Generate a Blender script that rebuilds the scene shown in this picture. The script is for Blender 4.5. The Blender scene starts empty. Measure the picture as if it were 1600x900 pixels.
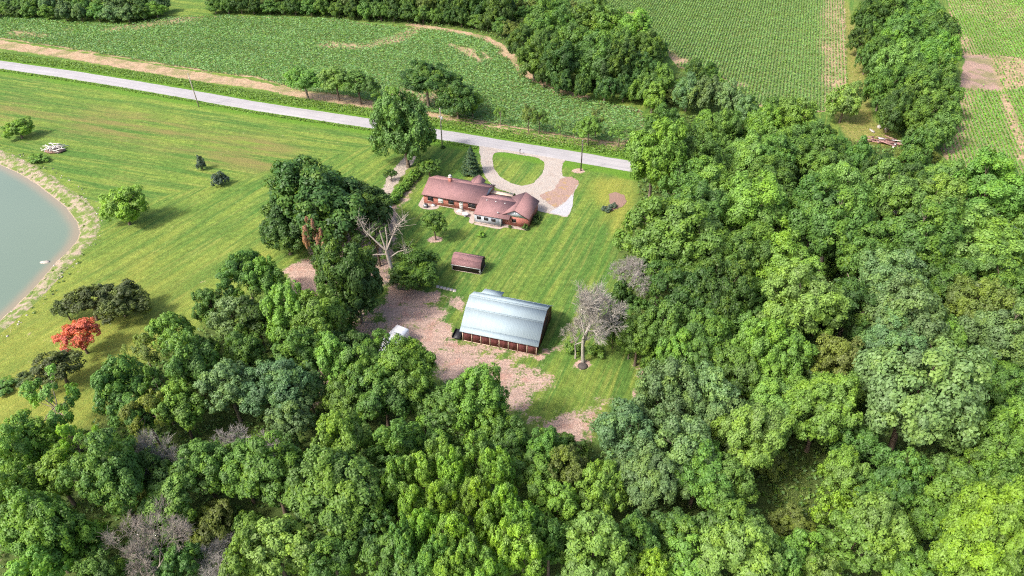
import bpy, math, random
import numpy as np
from mathutils.geometry import tessellate_polygon
from mathutils import Vector

# ------------------------------------------------------------------ camera, sky, sun, exposure
S = bpy.context.scene
CAM_H, PITCH, FPX = 90.0, math.radians(38.0), 1130.0
cd = bpy.data.cameras.new('camera'); cam = bpy.data.objects.new('camera', cd)
S.collection.objects.link(cam); S.camera = cam
cam.location = (0, 0, CAM_H); cam.rotation_euler = (math.radians(90) - PITCH, 0, 0)
cd.sensor_width = 36.0; cd.lens = 36.0 * FPX / 1600.0
cd.clip_start = 1.0; cd.clip_end = 6000.0
SUN_EL = math.radians(47.0); SUN_DIR = np.array([-0.88, -0.47, 0.0])   # where the sun stands, seen from above
SUN_DIR = SUN_DIR / np.linalg.norm(SUN_DIR)
sv = Vector((SUN_DIR[0]*math.cos(SUN_EL), SUN_DIR[1]*math.cos(SUN_EL), math.sin(SUN_EL)))
W = bpy.data.worlds.new('World'); S.world = W; W.use_nodes = True
wn = W.node_tree; bg = wn.nodes['Background']
sky = wn.nodes.new('ShaderNodeTexSky'); sky.sky_type = 'NISHITA'; sky.sun_disc = False
sky.sun_elevation = SUN_EL; sky.sun_rotation = math.atan2(sv.x, sv.y)
sky.air_density = 1.0; sky.dust_density = 5.0; sky.ozone_density = 1.0
wn.links.new(sky.outputs[0], bg.inputs[0]); bg.inputs[1].default_value = 0.15
sl = bpy.data.lights.new('sun', 'SUN'); sun = bpy.data.objects.new('sun', sl); S.collection.objects.link(sun)
sl.energy = 2.3; sl.angle = math.radians(7); sl.color = (1.0, 0.955, 0.89)
sun.rotation_euler = sv.to_track_quat('Z', 'Y').to_euler()
S.view_settings.view_transform = 'Standard'; S.view_settings.look = 'None'
S.view_settings.exposure = 1.12; S.view_settings.gamma = 1.0
S.cycles.max_bounces = 5; S.cycles.diffuse_bounces = 3; S.cycles.glossy_bounces = 2
S.cycles.transmission_bounces = 3; S.cycles.transparent_max_bounces = 4
S.cycles.caustics_reflective = False; S.cycles.caustics_refractive = False
S.cycles.use_denoising = False; S.cycles.pixel_filter_type = 'BLACKMAN_HARRIS'; S.cycles.filter_width = 1.15

# ------------------------------------------------------------------ survey: photo pixel -> place on the level z
_s, _c = math.sin(PITCH), math.cos(PITCH)
def G(x, y, z=0.0):
    u = (x-800)/FPX; v = (y-450)/FPX; t = (CAM_H-z)/(_s+v*_c)
    return np.array([t*u, t*(_c-v*_s), z])
def slant(y, z=0.0): return (CAM_H-z)/(_s+(y-450)/FPX*_c)
def mpp(y, z=0.0): return slant(y, z)/FPX
def poly(pts, z=0.0): return np.array([G(x, y, z)[:2] for x, y in pts])

# ------------------------------------------------------------------ mesh helpers
C = S.collection
def make_mesh(name, V, F, mats=None, attrs=None, smooth=False, midx=None):
    V = np.asarray(V, dtype=np.float32).reshape(-1, 3)
    me = bpy.data.meshes.new(name)
    if isinstance(F, np.ndarray):
        k = F.shape[1]; nl = F.size; tot = np.full(len(F), k)
        idx = F.ravel()
    else:
        tot = np.array([len(f) for f in F]); idx = np.array([i for f in F for i in f]); nl = len(idx)
    me.vertices.add(len(V)); me.vertices.foreach_set('co', V.ravel())
    me.loops.add(nl); me.loops.foreach_set('vertex_index', idx.astype(np.int32))
    me.polygons.add(len(tot))
    st = np.concatenate([[0], np.cumsum(tot)[:-1]]).astype(np.int32)
    me.polygons.foreach_set('loop_start', st)
    if midx is not None: me.polygons.foreach_set('material_index', np.asarray(midx, dtype=np.int32))
    me.update(calc_edges=True)
    if smooth: me.polygons.foreach_set('use_smooth', np.ones(len(tot), dtype=bool))
    for nm, kind, dom, arr in (attrs or []):
        a = me.attributes.new(nm, kind, dom)
        a.data.foreach_set({'FLOAT': 'value', 'FLOAT_COLOR': 'color', 'FLOAT_VECTOR': 'vector'}[kind], np.asarray(arr, dtype=np.float32).ravel())
    for m in (mats or []): me.materials.append(m)
    return me
def obj(name, me, parent=None, label=None, cat=None, group=None, kind=None, loc=None):
    o = bpy.data.objects.new(name, me); C.objects.link(o)
    if parent is not None: o.parent = parent
    if loc is not None: o.location = loc
    if label: o['label'] = label
    if cat: o['category'] = cat
    if group: o['group'] = group
    if kind: o['kind'] = kind
    return o
def empty(name, loc, rz, label, cat, group=None):
    o = obj(name, None, None, label, cat, group, None, loc)
    o.rotation_euler = (0, 0, rz); o.empty_display_size = 0.3
    return o
class MB:
    """collects boxes, prisms and tubes into one mesh"""
    def __init__(s): s.V = []; s.F = []
    def add(s, V, F):
        n = len(s.V); s.V += [tuple(map(float, v)) for v in V]; s.F += [tuple(i+n for i in f) for f in F]; return s
    def box(s, x0, x1, y0, y1, z0, z1):
        V = [(x, y, z) for z in (z0, z1) for x, y in ((x0, y0), (x1, y0), (x1, y1), (x0, y1))]
        return s.add(V, [(3, 2, 1, 0), (4, 5, 6, 7), (0, 1, 5, 4), (1, 2, 6, 5), (2, 3, 7, 6), (3, 0, 4, 7)])
    def obox(s, c, ax, ay, az):
        c, ax, ay, az = map(np.asarray, (c, ax, ay, az))
        V = [c+sx*ax+sy*ay+sz*az for sz in (-1, 1) for sx, sy in ((-1, -1), (1, -1), (1, 1), (-1, 1))]
        return s.add(V, [(3, 2, 1, 0), (4, 5, 6, 7), (0, 1, 5, 4), (1, 2, 6, 5), (2, 3, 7, 6), (3, 0, 4, 7)])
    def prism(s, prof, axis, a0, a1):
        """profile points (p, z) pushed along axis 'x' or 'y'"""
        n = len(prof)
        f = (lambda a, p, z: (a, p, z)) if axis == 'x' else (lambda a, p, z: (p, a, z))
        V = [f(a0, p, z) for p, z in prof] + [f(a1, p, z) for p, z in prof]
        F = [tuple(range(n-1, -1, -1)), tuple(range(n, 2*n))] + [(i, (i+1) % n, n+(i+1) % n, n+i) for i in range(n)]
        return s.add(V, F)
    def tube(s, pts, rad, k=8, cap=True):
        pts = [np.asarray(p, float) for p in pts]; n0 = []; F = []
        for i, p in enumerate(pts):
            d = pts[min(i+1, len(pts)-1)]-pts[max(i-1, 0)]; d = d/(np.linalg.norm(d)+1e-9)
            a = np.cross(d, (0, 0, 1) if abs(d[2]) < .9 else (1, 0, 0)); a /= np.linalg.norm(a); b = np.cross(d, a)
            r = rad[i] if hasattr(rad, '__len__') else rad
            n0 += [p+r*(math.cos(t)*a+math.sin(t)*b) for t in np.arange(k)*2*math.pi/k]
        for i in range(len(pts)-1):
            for j in range(k): F.append((i*k+j, i*k+(j+1) % k, (i+1)*k+(j+1) % k, (i+1)*k+j))
        if cap: F.append(tuple(range(k-1, -1, -1))); m = (len(pts)-1)*k; F.append(tuple(range(m, m+k)))
        return s.add(n0, F)
    def lathe(s, prof, c=(0, 0, 0), k=16):
        V = []; F = []
        for r, z in prof: V += [(c[0]+r*math.cos(t), c[1]+r*math.sin(t), c[2]+z) for t in np.arange(k)*2*math.pi/k]
        for i in range(len(prof)-1):
            for j in range(k): F.append((i*k+j, i*k+(j+1) % k, (i+1)*k+(j+1) % k, (i+1)*k+j))
        F.append(tuple(range(k-1, -1, -1))); m = (len(prof)-1)*k; F.append(tuple(range(m, m+k)))
        return s.add(V, F)
    def build(s, name, mat, parent=None, smooth=False, **kw):
        return obj(name, make_mesh(name, s.V, s.F, [mat], smooth=smooth), parent, **kw)

# ------------------------------------------------------------------ materials
class NT:
    def __init__(s, name):
        s.m = bpy.data.materials.new(name); s.m.use_nodes = True; s.t = s.m.node_tree; s.t.nodes.clear()
        s.out = s.n('OutputMaterial')
    def n(s, t, **kw):
        nd = s.t.nodes.new('ShaderNode'+t)
        for k, v in kw.items(): setattr(nd, k, v)
        return nd
    def lk(s, a, b):
        s.t.links.new(a, b)
    def set(s, sock, v):
        if isinstance(v, bpy.types.NodeSocket): s.lk(v, sock)
        elif v is not None:
            if hasattr(sock.default_value, '__len__') and not hasattr(v, '__len__'): v = (v, v, v)
            if hasattr(sock.default_value, '__len__') and len(sock.default_value) == 4 and len(v) == 3: v = (*v, 1)
            sock.default_value = v
    def math(s, op, a, b=None, c=None, clamp=False):
        nd = s.n('Math', operation=op, use_clamp=clamp)
        for i, v in enumerate((a, b, c)):
            if v is not None: s.set(nd.inputs[i], v)
        return nd.outputs[0]
    def mix(s, f, a, b, bt='MIX'):
        nd = s.n('Mix', data_type='RGBA', blend_type=bt); s.set(nd.inputs[0], f); s.set(nd.inputs[6], a); s.set(nd.inputs[7], b)
        return nd.outputs[2]
    def noise(s, scale, detail=4, rough=.55, vec=None, col=False, dist=0.):
        nd = s.n('TexNoise'); nd.inputs['Scale'].default_value = scale; nd.inputs['Detail'].default_value = detail
        nd.inputs['Roughness'].default_value = rough; nd.inputs['Distortion'].default_value = dist
        if vec is None: vec = s.pos()
        s.lk(vec, nd.inputs['Vector'])
        return nd.outputs['Color' if col else 0]
    def pos(s):
        if not hasattr(s, '_p'): s._p = s.n('NewGeometry').outputs['Position']
        return s._p
    def objc(s):
        if not hasattr(s, '_o'): s._o = s.n('TexCoord').outputs['Object']
        return s._o
    def map(s, vec, scale=(1, 1, 1), rot=(0, 0, 0), loc=(0, 0, 0)):
        nd = s.n('Mapping'); s.lk(vec, nd.inputs[0]); nd.inputs['Scale'].default_value = scale
        nd.inputs['Rotation'].default_value = rot; nd.inputs['Location'].default_value = loc
        return nd.outputs[0]
    def ramp(s, f, lo, hi):
        nd = s.n('MapRange', interpolation_type='SMOOTHSTEP'); s.set(nd.inputs[0], f); nd.inputs[1].default_value = lo; nd.inputs[2].default_value = hi
        return nd.outputs[0]
    def rng(s, f, a, b, c, d):
        nd = s.n('MapRange'); s.set(nd.inputs[0], f)
        for i, v in enumerate((a, b, c, d)): nd.inputs[i+1].default_value = v
        return nd.outputs[0]
    def attr(s, name):
        return s.n('Attribute', attribute_name=name)
    def bump(s, h, strength=.3, dist=.1):
        nd = s.n('Bump'); nd.inputs['Strength'].default_value = strength; nd.inputs['Distance'].default_value = dist; s.lk(h, nd.inputs['Height'])
        return nd.outputs[0]
    def bsdf(s, col, rough=.8, spec=.3, metal=0., normal=None):
        nd = s.n('BsdfPrincipled'); s.set(nd.inputs['Base Color'], col); s.set(nd.inputs['Roughness'], rough)
        s.set(nd.inputs['Specular IOR Level'], spec); s.set(nd.inputs['Metallic'], metal)
        if normal is not None: s.lk(normal, nd.inputs['Normal'])
        return nd.outputs[0]
    def done(s, sh): s.lk(sh, s.out.inputs[0]); return s.m
M = {}
def plain(name, col, rough=.7, var=.15, scale=3., spec=.3, metal=0., bump=0.):
    t = NT(name); n = t.noise(scale, 5, .6, t.objc())
    c = t.mix(1.0, col, t.rng(n, .25, .75, 1-var, 1+var), 'MULTIPLY')
    nm = t.bump(n, bump, .05) if bump else None
    M[name] = t.done(t.bsdf(c, rough, spec, metal, nm)); return M[name]
plain('white_trim', (.52, .52, .51), .5); plain('grey_siding', (.50, .53, .58), .55, .06)
plain('glass_dark', (.02, .022, .026), .12, .05, spec=.6); plain('concrete', (.36, .29, .25), .9, .2, 1.5)
plain('metal_grey', (.35, .36, .38), .45, .15, metal=.6); plain('black_paint', (.025, .025, .028), .5)
plain('dark_wood', (.045, .03, .026), .8, .3, 4); plain('tan_panel', (.52, .40, .31), .75, .12, 2)
plain('pole_wood', (.33, .28, .23), .9, .25, 2); plain('dark_pole', (.07, .06, .055), .8, .2, 2)
plain('stone', (.38, .34, .30), .9, .35, 2.5, bump=.6); plain('driftwood', (.55, .50, .46), .9, .3, 3)
plain('plank_red', (.30, .17, .15), .85, .35, 2); plain('rubber', (.02, .02, .02), .8); plain('white_paint', (.8, .8, .8), .35, .04)
plain('window_blind', (.75, .77, .78), .4, .05); plain('door_white', (.48, .42, .38), .5, .1)
plain('mulch', (.22, .14, .11), .95, .45, 6, bump=.5); plain('wire', (.05, .05, .05), .5)
plain('flashing', (.22, .275, .30), .8, .06, spec=.1); plain('transformer', (.55, .56, .55), .4); plain('orange_clay', (.5, .22, .12), .8)
plain('concrete_pale', (.46, .41, .365), .9, .2, 1.5)

t = NT('roof_shingle')                                   # reddish brown asphalt shingle with course lines
o = t.objc(); br = t.n('TexBrick'); t.lk(t.map(o, (1, 1, 1)), br.inputs['Vector'])
br.inputs['Scale'].default_value = 1.0; br.inputs['Brick Width'].default_value = .95; br.inputs['Row Height'].default_value = .16
br.inputs['Mortar Size'].default_value = .012; br.inputs['Color1'].default_value = (.270, .150, .148, 1); br.inputs['Color2'].default_value = (.236, .128, .127, 1)
br.inputs['Mortar'].default_value = (.135, .070, .070, 1)
c = t.mix(1.0, br.outputs[0], t.rng(t.noise(.8, 5, .65, o), .3, .7, .92, 1.07), 'MULTIPLY')
c = t.mix(1.0, c, t.rng(t.noise(.9, 4, .6, t.map(o, (6, .35, 1))), .3, .7, .9, 1.08), 'MULTIPLY')
M['roof_shingle'] = t.done(t.bsdf(c, .85, .3, 0, t.bump(br.outputs[1], .3, .02)))
t = NT('brick_wall'); o = t.objc(); br = t.n('TexBrick')
sx = t.n('SeparateXYZ'); t.lk(o, sx.inputs[0]); cx = t.n('CombineXYZ')
t.lk(t.math('ADD', sx.outputs[0], sx.outputs[1]), cx.inputs[0]); t.lk(sx.outputs[2], cx.inputs[1]); t.lk(cx.outputs[0], br.inputs['Vector'])
br.inputs['Scale'].default_value = 1.; br.inputs['Brick Width'].default_value = .22; br.inputs['Row Height'].default_value = .075; br.inputs['Mortar Size'].default_value = .009
br.inputs['Color1'].default_value = (.40, .105, .075, 1); br.inputs['Color2'].default_value = (.31, .078, .058, 1); br.inputs['Mortar'].default_value = (.40, .27, .22, 1)
c = t.mix(1.0, br.outputs[0], t.rng(t.noise(1.2, 4, .6, o), .3, .7, .8, 1.15), 'MULTIPLY')
M['brick_wall'] = t.done(t.bsdf(c, .85, .25, 0, t.bump(br.outputs[1], .3, .01)))
t = NT('siding'); o = t.objc(); wv = t.n('TexWave', wave_type='BANDS', bands_direction='Z', wave_profile='SAW'); t.lk(o, wv.inputs[0]); wv.inputs['Scale'].default_value = 2.4
c = t.mix(t.rng(wv.outputs['Fac'], 0, 1, 0, 1), (.36, .385, .44), (.44, .465, .52))
M['siding'] = t.done(t.bsdf(c, .55, .3, 0, t.bump(wv.outputs['Fac'], .3, .02)))
t = NT('barn_roof_metal'); o = t.objc(); wv = t.n('TexWave', wave_type='BANDS', bands_direction='X'); t.lk(o, wv.inputs[0]); wv.inputs['Scale'].default_value = 1.1
c = t.mix(t.ramp(wv.outputs['Fac'], .86, .98), (.285, .352, .380), (.262, .328, .356))
c = t.mix(1.0, c, t.rng(t.noise(1.2, 5, .6, o), .3, .7, .97, 1.02), 'MULTIPLY')
c = t.mix(1.0, c, t.rng(t.noise(.8, 4, .6, t.map(o, (3, .3, .3))), .3, .7, .95, 1.04), 'MULTIPLY')
M['barn_roof_metal'] = t.done(t.bsdf(c, .75, .1, 0., t.bump(wv.outputs['Fac'], .15, .02)))
t = NT('barn_red'); o = t.objc(); wv = t.n('TexWave', wave_type='BANDS', bands_direction='X'); t.lk(o, wv.inputs[0]); wv.inputs['Scale'].default_value = 1.6
c = t.mix(t.ramp(wv.outputs['Fac'], .7, .95), (.150, .050, .048), (.10, .032, .03))
c = t.mix(1.0, c, t.rng(t.noise(1.3, 5, .6, o), .3, .7, .75, 1.3), 'MULTIPLY')
M['barn_red'] = t.done(t.bsdf(c, .7, .3))

def leaf_mat(name, trans=.38, rough=.5):
    t = NT(name); oi = t.n('ObjectInfo'); a = t.attr('lv'); sp = t.n('SeparateColor'); t.lk(a.outputs['Color'], sp.inputs[0])
    base = t.mix(1.0, oi.outputs['Color'], t.rng(sp.outputs[0], 0, 1, .62, 1.62), 'MULTIPLY')
    hs = t.n('HueSaturation'); t.lk(base, hs.inputs['Color'])
    t.lk(t.rng(oi.outputs['Random'], 0, 1, .485, .502), hs.inputs['Hue']); t.lk(t.rng(sp.outputs[1], 0, 1, .85, 1.1), hs.inputs['Saturation']); hs.inputs['Value'].default_value = 1.
    col = t.mix(t.ramp(sp.outputs[1], .45, .9), hs.outputs[0], t.mix(.34, hs.outputs[0], (.24, .30, .035)))
    d = t.bsdf(col, rough, .3); tr = t.n('BsdfTranslucent'); t.set(tr.inputs[0], t.mix(1.0, col, (1.25, 1.15, .6), 'MULTIPLY'))
    mx = t.n('MixShader'); mx.inputs[0].default_value = trans; t.lk(d, mx.inputs[1]); t.lk(tr.outputs[0], mx.inputs[2])
    M[name] = t.done(mx.outputs[0])
leaf_mat('leaf')
t = NT('bark'); o = t.objc(); n = t.noise(2.5, 6, .7, t.map(o, (1, 1, .25)))
oi = t.n('ObjectInfo'); c = t.mix(1.0, oi.outputs['Color'], t.rng(n, .3, .7, .55, 1.35), 'MULTIPLY')
M['bark'] = t.done(t.bsdf(c, .9, .2, 0, t.bump(n, .5, .05)))

# ------------------------------------------------------------------ survey of ground features (photo pixels)
rng = np.random.default_rng(7)
def inside(P, X, Y):
    r = np.zeros(X.shape, bool); n = len(P)
    for i in range(n):
        x0, y0 = P[i]; x1, y1 = P[(i+1) % n]
        if y0 == y1: continue
        cnd = ((y0 > Y) != (y1 > Y)); xi = (x1-x0)*(Y-y0)/(y1-y0)+x0
        r ^= cnd & (X < xi)
    return r
def edge_dist(P, X, Y, closed=True):
    d = np.full(X.shape, 1e9); n = len(P)
    for i in range(n if closed else n-1):
        a = P[i]; b = P[(i+1) % n]; e = b-a; L = e@e+1e-12
        tt = np.clip(((X-a[0])*e[0]+(Y-a[1])*e[1])/L, 0, 1)
        d = np.minimum(d, (X-a[0]-tt*e[0])**2+(Y-a[1]-tt*e[1])**2)
    return np.sqrt(d)
def sdist(P, X, Y): return np.where(inside(P, X, Y), 1, -1)*edge_dist(P, X, Y)    # positive inside
def sm(x, a, b): t_ = np.clip((x-a)/(b-a), 0, 1); return t_*t_*(3-2*t_)
def vnoise(X, Y, sc, seed=0):
    r = np.random.default_rng(seed+99); T = r.random((64, 64)); x = X/sc; y = Y/sc
    xi = np.floor(x).astype(int); yi = np.floor(y).astype(int); fx = x-xi; fy = y-yi; fx = fx*fx*(3-2*fx); fy = fy*fy*(3-2*fy)
    g = lambda a, b: T[a % 64, b % 64]
    return (g(xi, yi)*(1-fx)+g(xi+1, yi)*fx)*(1-fy)+(g(xi, yi+1)*(1-fx)+g(xi+1, yi+1)*fx)*fy
def fbm(X, Y, sc, seed=0): return sum(vnoise(X, Y, sc/2**k, seed+k)*.5**k for k in range(4))/1.875

WATER_Z = -0.8
def disc(x, y, r): c_ = G(x, y)[:2]; return np.array([c_+r*np.array([math.cos(a), math.sin(a)*.8]) for a in np.arange(12)*math.pi/6])
POND = poly([(-700, 215), (-300, 205), (-100, 225), (0, 258), (30, 272), (58, 289), (100, 322), (119, 347), (124, 365), (118, 378), (107, 390), (82, 415), (52, 450), (25, 477), (0, 500), (-80, 570), (-300, 640), (-800, 600)], WATER_Z)
ROAD_MID = poly([(-260, 68), (-120, 84), (0, 101), (100, 115), (200, 131), (300, 148), (400, 166), (500, 181), (600, 196), (700, 212), (800, 229), (900, 245), (985, 260), (1100, 277), (1236, 299), (1400, 326), (1600, 360), (1900, 412)])
ROAD_W = 6.4
FIELD_A = poly([(-260, 20), (0, 24), (60, 30), (110, 36), (200, 39), (262, 28), (330, 25), (420, 27), (520, 31), (600, 40), (700, 47), (755, 58), (795, 84), (822, 116), (870, 143), (930, 158), (1000, 172), (1010, 200), (975, 226), (900, 216), (800, 199), (700, 182), (610, 166), (540, 150), (470, 143), (400, 121), (330, 113), (250, 100), (100, 75), (0, 60), (-260, 30)])
FIELD_B = poly([(812, -80), (812, 5), (850, 20), (1000, 20), (1030, 70), (1060, 105), (1130, 122), (1165, 160), (1250, 180), (1300, 172), (1324, 140), (1321, 60), (1315, -80)])
FIELD_C = poly([(1478, -60), (1484, 20), (1502, 60), (1506, 92), (1500, 140), (1490, 190), (1470, 235), (1492, 262), (1540, 275), (1640, 300), (1760, 300), (1760, -60)])
LANE = poly([(1316, -80), (1322, 60), (1326, 145), (1300, 178), (1335, 235), (1400, 240), (1392, 205), (1365, 190), (1352, 130), (1347, 70), (1322, 0), (1330, -80)])
BARE_C = poly([(1490, 88), (1543, 86), (1564, 143), (1490, 137)])
STRIP = poly([(-260, 38), (0, 63), (150, 86), (300, 111), (400, 126), (470, 143), (560, 150), (620, 165), (700, 184), (800, 202), (900, 220), (975, 229), (968, 236), (880, 224), (800, 209), (700, 192), (600, 175), (480, 155), (400, 138), (300, 126), (150, 99), (0, 75), (-260, 56)])
TRACK = poly([(640, 38), (700, 47), (755, 58), (790, 76), (808, 98), (822, 116), (850, 131), (880, 144), (915, 152)])
ISLAND = poly([(772, 238), (769, 249), (771, 262), (781, 276), (797, 286), (816, 291), (834, 286), (846, 273), (851, 260), (849, 252), (838, 246), (813, 242), (789, 238)])
DRIVE = poly([(749, 224), (750, 245), (754, 268), (763, 284), (777, 295), (800, 302), (812, 312), (830, 322), (842, 330), (886, 340), (893, 330), (898, 298), (906, 286), (893, 277), (878, 276), (877, 265), (880, 254), (886, 248), (860, 243), (820, 237), (780, 230)])
RED_PATCH = poly([(875, 278), (893, 277), (906, 286), (896, 300), (884, 315), (868, 326), (858, 318), (843, 305), (866, 297)])
DIRT = [  # polygon, strength, feather in metres
    (poly([(585, 478), (640, 468), (690, 474), (708, 500), (712, 530), (745, 560), (770, 590), (730, 602), (690, 595), (665, 558), (620, 522)]), .74, 2.2),
    (poly([(722, 536), (800, 560), (870, 592), (850, 616), (828, 640), (850, 650), (900, 640), (950, 618), (972, 630), (935, 650), (910, 700), (865, 695), (820, 655), (780, 640), (760, 600)]), .66, 2.6),
    (poly([(868, 650), (890, 645), (907, 655), (908, 690), (890, 705), (872, 695), (850, 668)]), .9, 2.6),
    (poly([(718, 528), (850, 556), (850, 564), (760, 552), (712, 545)]), .62, 1.3),
    (poly([(440, 420), (480, 402), (548, 405), (560, 480), (500, 466), (455, 462)]), .95, 1.8),
    (poly([(470, 335), (530, 335), (615, 310), (625, 345), (610, 440), (560, 470), (520, 420), (480, 400)]), .75, 2.),
    (poly([(605, 470), (612, 430), (630, 440), (650, 458), (686, 455), (690, 472), (640, 480)]), .85, 1.2),
    (poly([(625, 305), (650, 272), (658, 278), (640, 308), (612, 345)]), .5, 1.2),
    (poly([(693, 460), (730, 462), (722, 490), (700, 480)]), .55, 1.2),
    (poly([(985, 560), (1020, 575), (1030, 600), (1010, 610)]), .55, 1.6),
    (poly([(988, 610), (1006, 606), (1002, 625), (986, 625)]), .8, 1.0),
    (disc(680, 374, 1.5), 1., .4), (disc(904, 267, 1.7), .95, .4),
    (disc(911, 569, 1.5), 1., .4), (poly([(846, 545), (900, 530), (900, 540), (850, 556)]), .5, 1.0),
    (poly([(550, 470), (640, 500), (640, 600), (560, 590), (480, 640), (470, 560)]), .55, 3.)]
DRY = [(poly([(925, 278), (985, 272), (985, 345), (960, 360), (940, 320), (915, 300)]), .55, 4.), (poly([(130, 450), (240, 400), (230, 440), (150, 480)]), .4, 5.), (poly([(-50, 640), (200, 520), (420, 400), (250, 480), (130, 640), (-50, 720)]), .5, 6.)]
GRAVEL_TRACK = poly([(636, 238), (650, 246), (618, 290), (600, 318), (588, 318), (604, 280)])
WOODS = [poly([(985, 225), (1060, 180), (1200, 170), (1300, 215), (1420, 235), (1500, 275), (1800, 330), (1750, 1000), (760, 1000), (830, 720), (920, 690), (960, 650), (1040, 600), (1000, 560), (940, 520), (965, 430), (965, 380), (1000, 330)]),
         poly([(-100, 720), (60, 690), (150, 660), (240, 560), (330, 500), (450, 480), (560, 490), (560, 560), (660, 610), (760, 640), (830, 720), (780, 1000), (-150, 1000)]),
         poly([(335, -60), (335, 15), (430, 22), (600, 36), (720, 45), (770, 58), (830, 112), (890, 143), (960, 150), (1050, 170), (1160, 170), (1140, 125), (1050, 112), (1020, 60), (900, 25), (800, -60)]),
         poly([(1330, -60), (1350, 60), (1356, 130), (1385, 200), (1480, 225), (1495, 160), (1500, 80), (1480, 20), (1440, -60)]),
         poly([(-300, -60), (-300, 15), (60, 22), (120, 33), (240, 20), (262, -60)])]

BARE_A = [poly([(505, 70), (560, 74), (620, 62), (655, 46)]), poly([(705, 70), (730, 80), (750, 94)]), poly([(755, 84), (765, 92)]), poly([(780, 82), (800, 92)]), poly([(20, 52), (70, 56)]), poly([(180, 45), (300, 30)])]
def keepA(x, y):
    k = np.full(x.shape, .97)
    for P, w, f in zip(BARE_A, (3.5, .9, .8, .8, 2., 4.), (.55, .9, .9, .9, .5, .5)): k -= f*sm(edge_dist(P, x, y, False)+3*(vnoise(x, y, 5, 9)-.5), w+1.5, w*.4)
    return k-.5*sm(fbm(x, y, 30, 61), .60, .75)-.9*sm(2.4-edge_dist(TRACK, x, y, False), 0, .8)
def keepB(x, y):
    e_ = edge_dist(poly([(1322, 172), (1321, 60), (1315, -80)]), x, y, False); w = 6+9*fbm(x, y, 26, 71)
    return .97-.58*sm(e_, w, w*.55)*(.45+.9*(fbm(x, y, 9, 73)))-.7*sm(fbm(x, y, 24, 77), .66, .76)-.8*sm(edge_dist(poly([(1033, 80), (1055, 95)]), x, y, False), 5, 1)
def keepC(x, y):
    k = .97-.95*sm(sdist(BARE_C, x, y), -1.2, .2); k -= .35*sm(fbm(x, y, 22, 81), .58, .68)
    k -= .75*sm(sdist(poly([(1543, 86), (1640, 92), (1640, 130), (1564, 143)]), x, y)+2*(fbm(x, y, 6, 5)-.5), -1, 2); k -= .45*sm(edge_dist(poly([(1478, 235), (1500, 150), (1502, 60)]), x, y, False), 7, 2)
    return k-.7*sm(edge_dist(poly([(1570, 150), (1600, 250)]), x, y, False), 2.4, .6)
# ------------------------------------------------------------------ ground sheet
def axis(parts):
    out = []
    for a, b, st in parts: out.append(np.arange(a, b-1e-6, st))
    return np.concatenate(out+[[parts[-1][1]]])
xs = axis([(-2500, -400, 150), (-400, -215, 6), (-215, -140, 1.4), (-140, 110, .6), (110, 230, 1.4), (230, 400, 8), (400, 2500, 150)])
ys = axis([(-300, 30, 15), (30, 48, 1.5), (48, 175, .55), (175, 330, .95), (330, 450, 8), (450, 4000, 200)])
X, Y = np.meshgrid(xs, ys)
ps = sdist(POND, X, Y)                                      # >0 in the pond
bank_w = 3.2+2.2*(fbm(X, Y, 14, 3)-.5)
Z = np.where(ps > 0, WATER_Z-.35*np.minimum(ps, 6), WATER_Z*sm(-ps, bank_w, 0.0))
Z = Z+np.where(ps < -8, .10*(fbm(X, Y, 22, 11)-.5), 0)
fl = (edge_dist(ROAD_MID, X, Y, False) < 9)
Z = np.where(fl, 0, Z)
near_built = ((X > -35) & (X < 30) & (Y > 90) & (Y < 175)); Z = np.where(near_built, 0, Z)
fb = fbm(X, Y, 6, 21); fb2 = fbm(X, Y, 2.2, 31)
dirt = np.zeros(X.shape)
for P, st, fe in DIRT: dirt = np.maximum(dirt, st*sm(sdist(P, X, Y)+(fb-.5)*fe*1.8, -fe, fe))
soil = np.zeros(X.shape)
for P in (FIELD_A, FIELD_B, FIELD_C, STRIP): soil = np.maximum(soil, sm(sdist(P, X, Y)+(fb2-.5)*1.5, -.6, .6))
soil = np.maximum(soil, sm(1.7+(fb2-.5)*1.6-edge_dist(TRACK, X, Y, False), -.5, .5))
forest = np.zeros(X.shape)
for P in WOODS: forest = np.maximum(forest, sm(sdist(P, X, Y), -2., 3))
forest *= 1-dirt
bank = sm(bank_w+1.2-np.abs(np.minimum(ps, 0)), -.4, .6)*(ps > -12)
dry = np.zeros(X.shape)
for P, st, fe in DRY: dry = np.maximum(dry, st*sm(sdist(P, X, Y)+(fb-.5)*fe*2, -fe, fe))
# the meadow by the pond: yellower towards the near left, browner band in the middle
dry = np.maximum(dry, .7*sm(X, -35, -75)*sm(Y, 150, 90)*(.6+.8*(fb-.5)))
band = edge_dist(poly([(0, 175), (170, 190), (330, 225), (420, 245)]), X, Y, False)
brown = 1.1*sm(band, 14, 3)*(.35+1.1*fb)*(X < -20)
lane = sm(sdist(LANE, X, Y), -.8, .8)
weed = sm(ROAD_W/2+3.6+3*(fb-.5)-edge_dist(ROAD_MID, X, Y, False), -.8, 1.)*np.where(Y > 100, 1, 0)
gtr = sm(sdist(GRAVEL_TRACK, X, Y)+(fb2-.5)*2, -.7, .7)
gtr = np.maximum(gtr, .0)
cover = np.zeros(X.shape)
for P, kf, am in ((FIELD_A, keepA, .85), (FIELD_B, keepB, .92), (FIELD_C, keepC, .62)): cover = np.maximum(cover, sm(sdist(P, X, Y)-fb2, 0, 1.)*am*sm(np.clip(kf(X, Y), 0, 1), .25, .95))
barec = sm(sdist(BARE_C, X, Y), -.4, .4)
lush = .35+.5*(fbm(X, Y, 35, 51)-.5)
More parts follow.
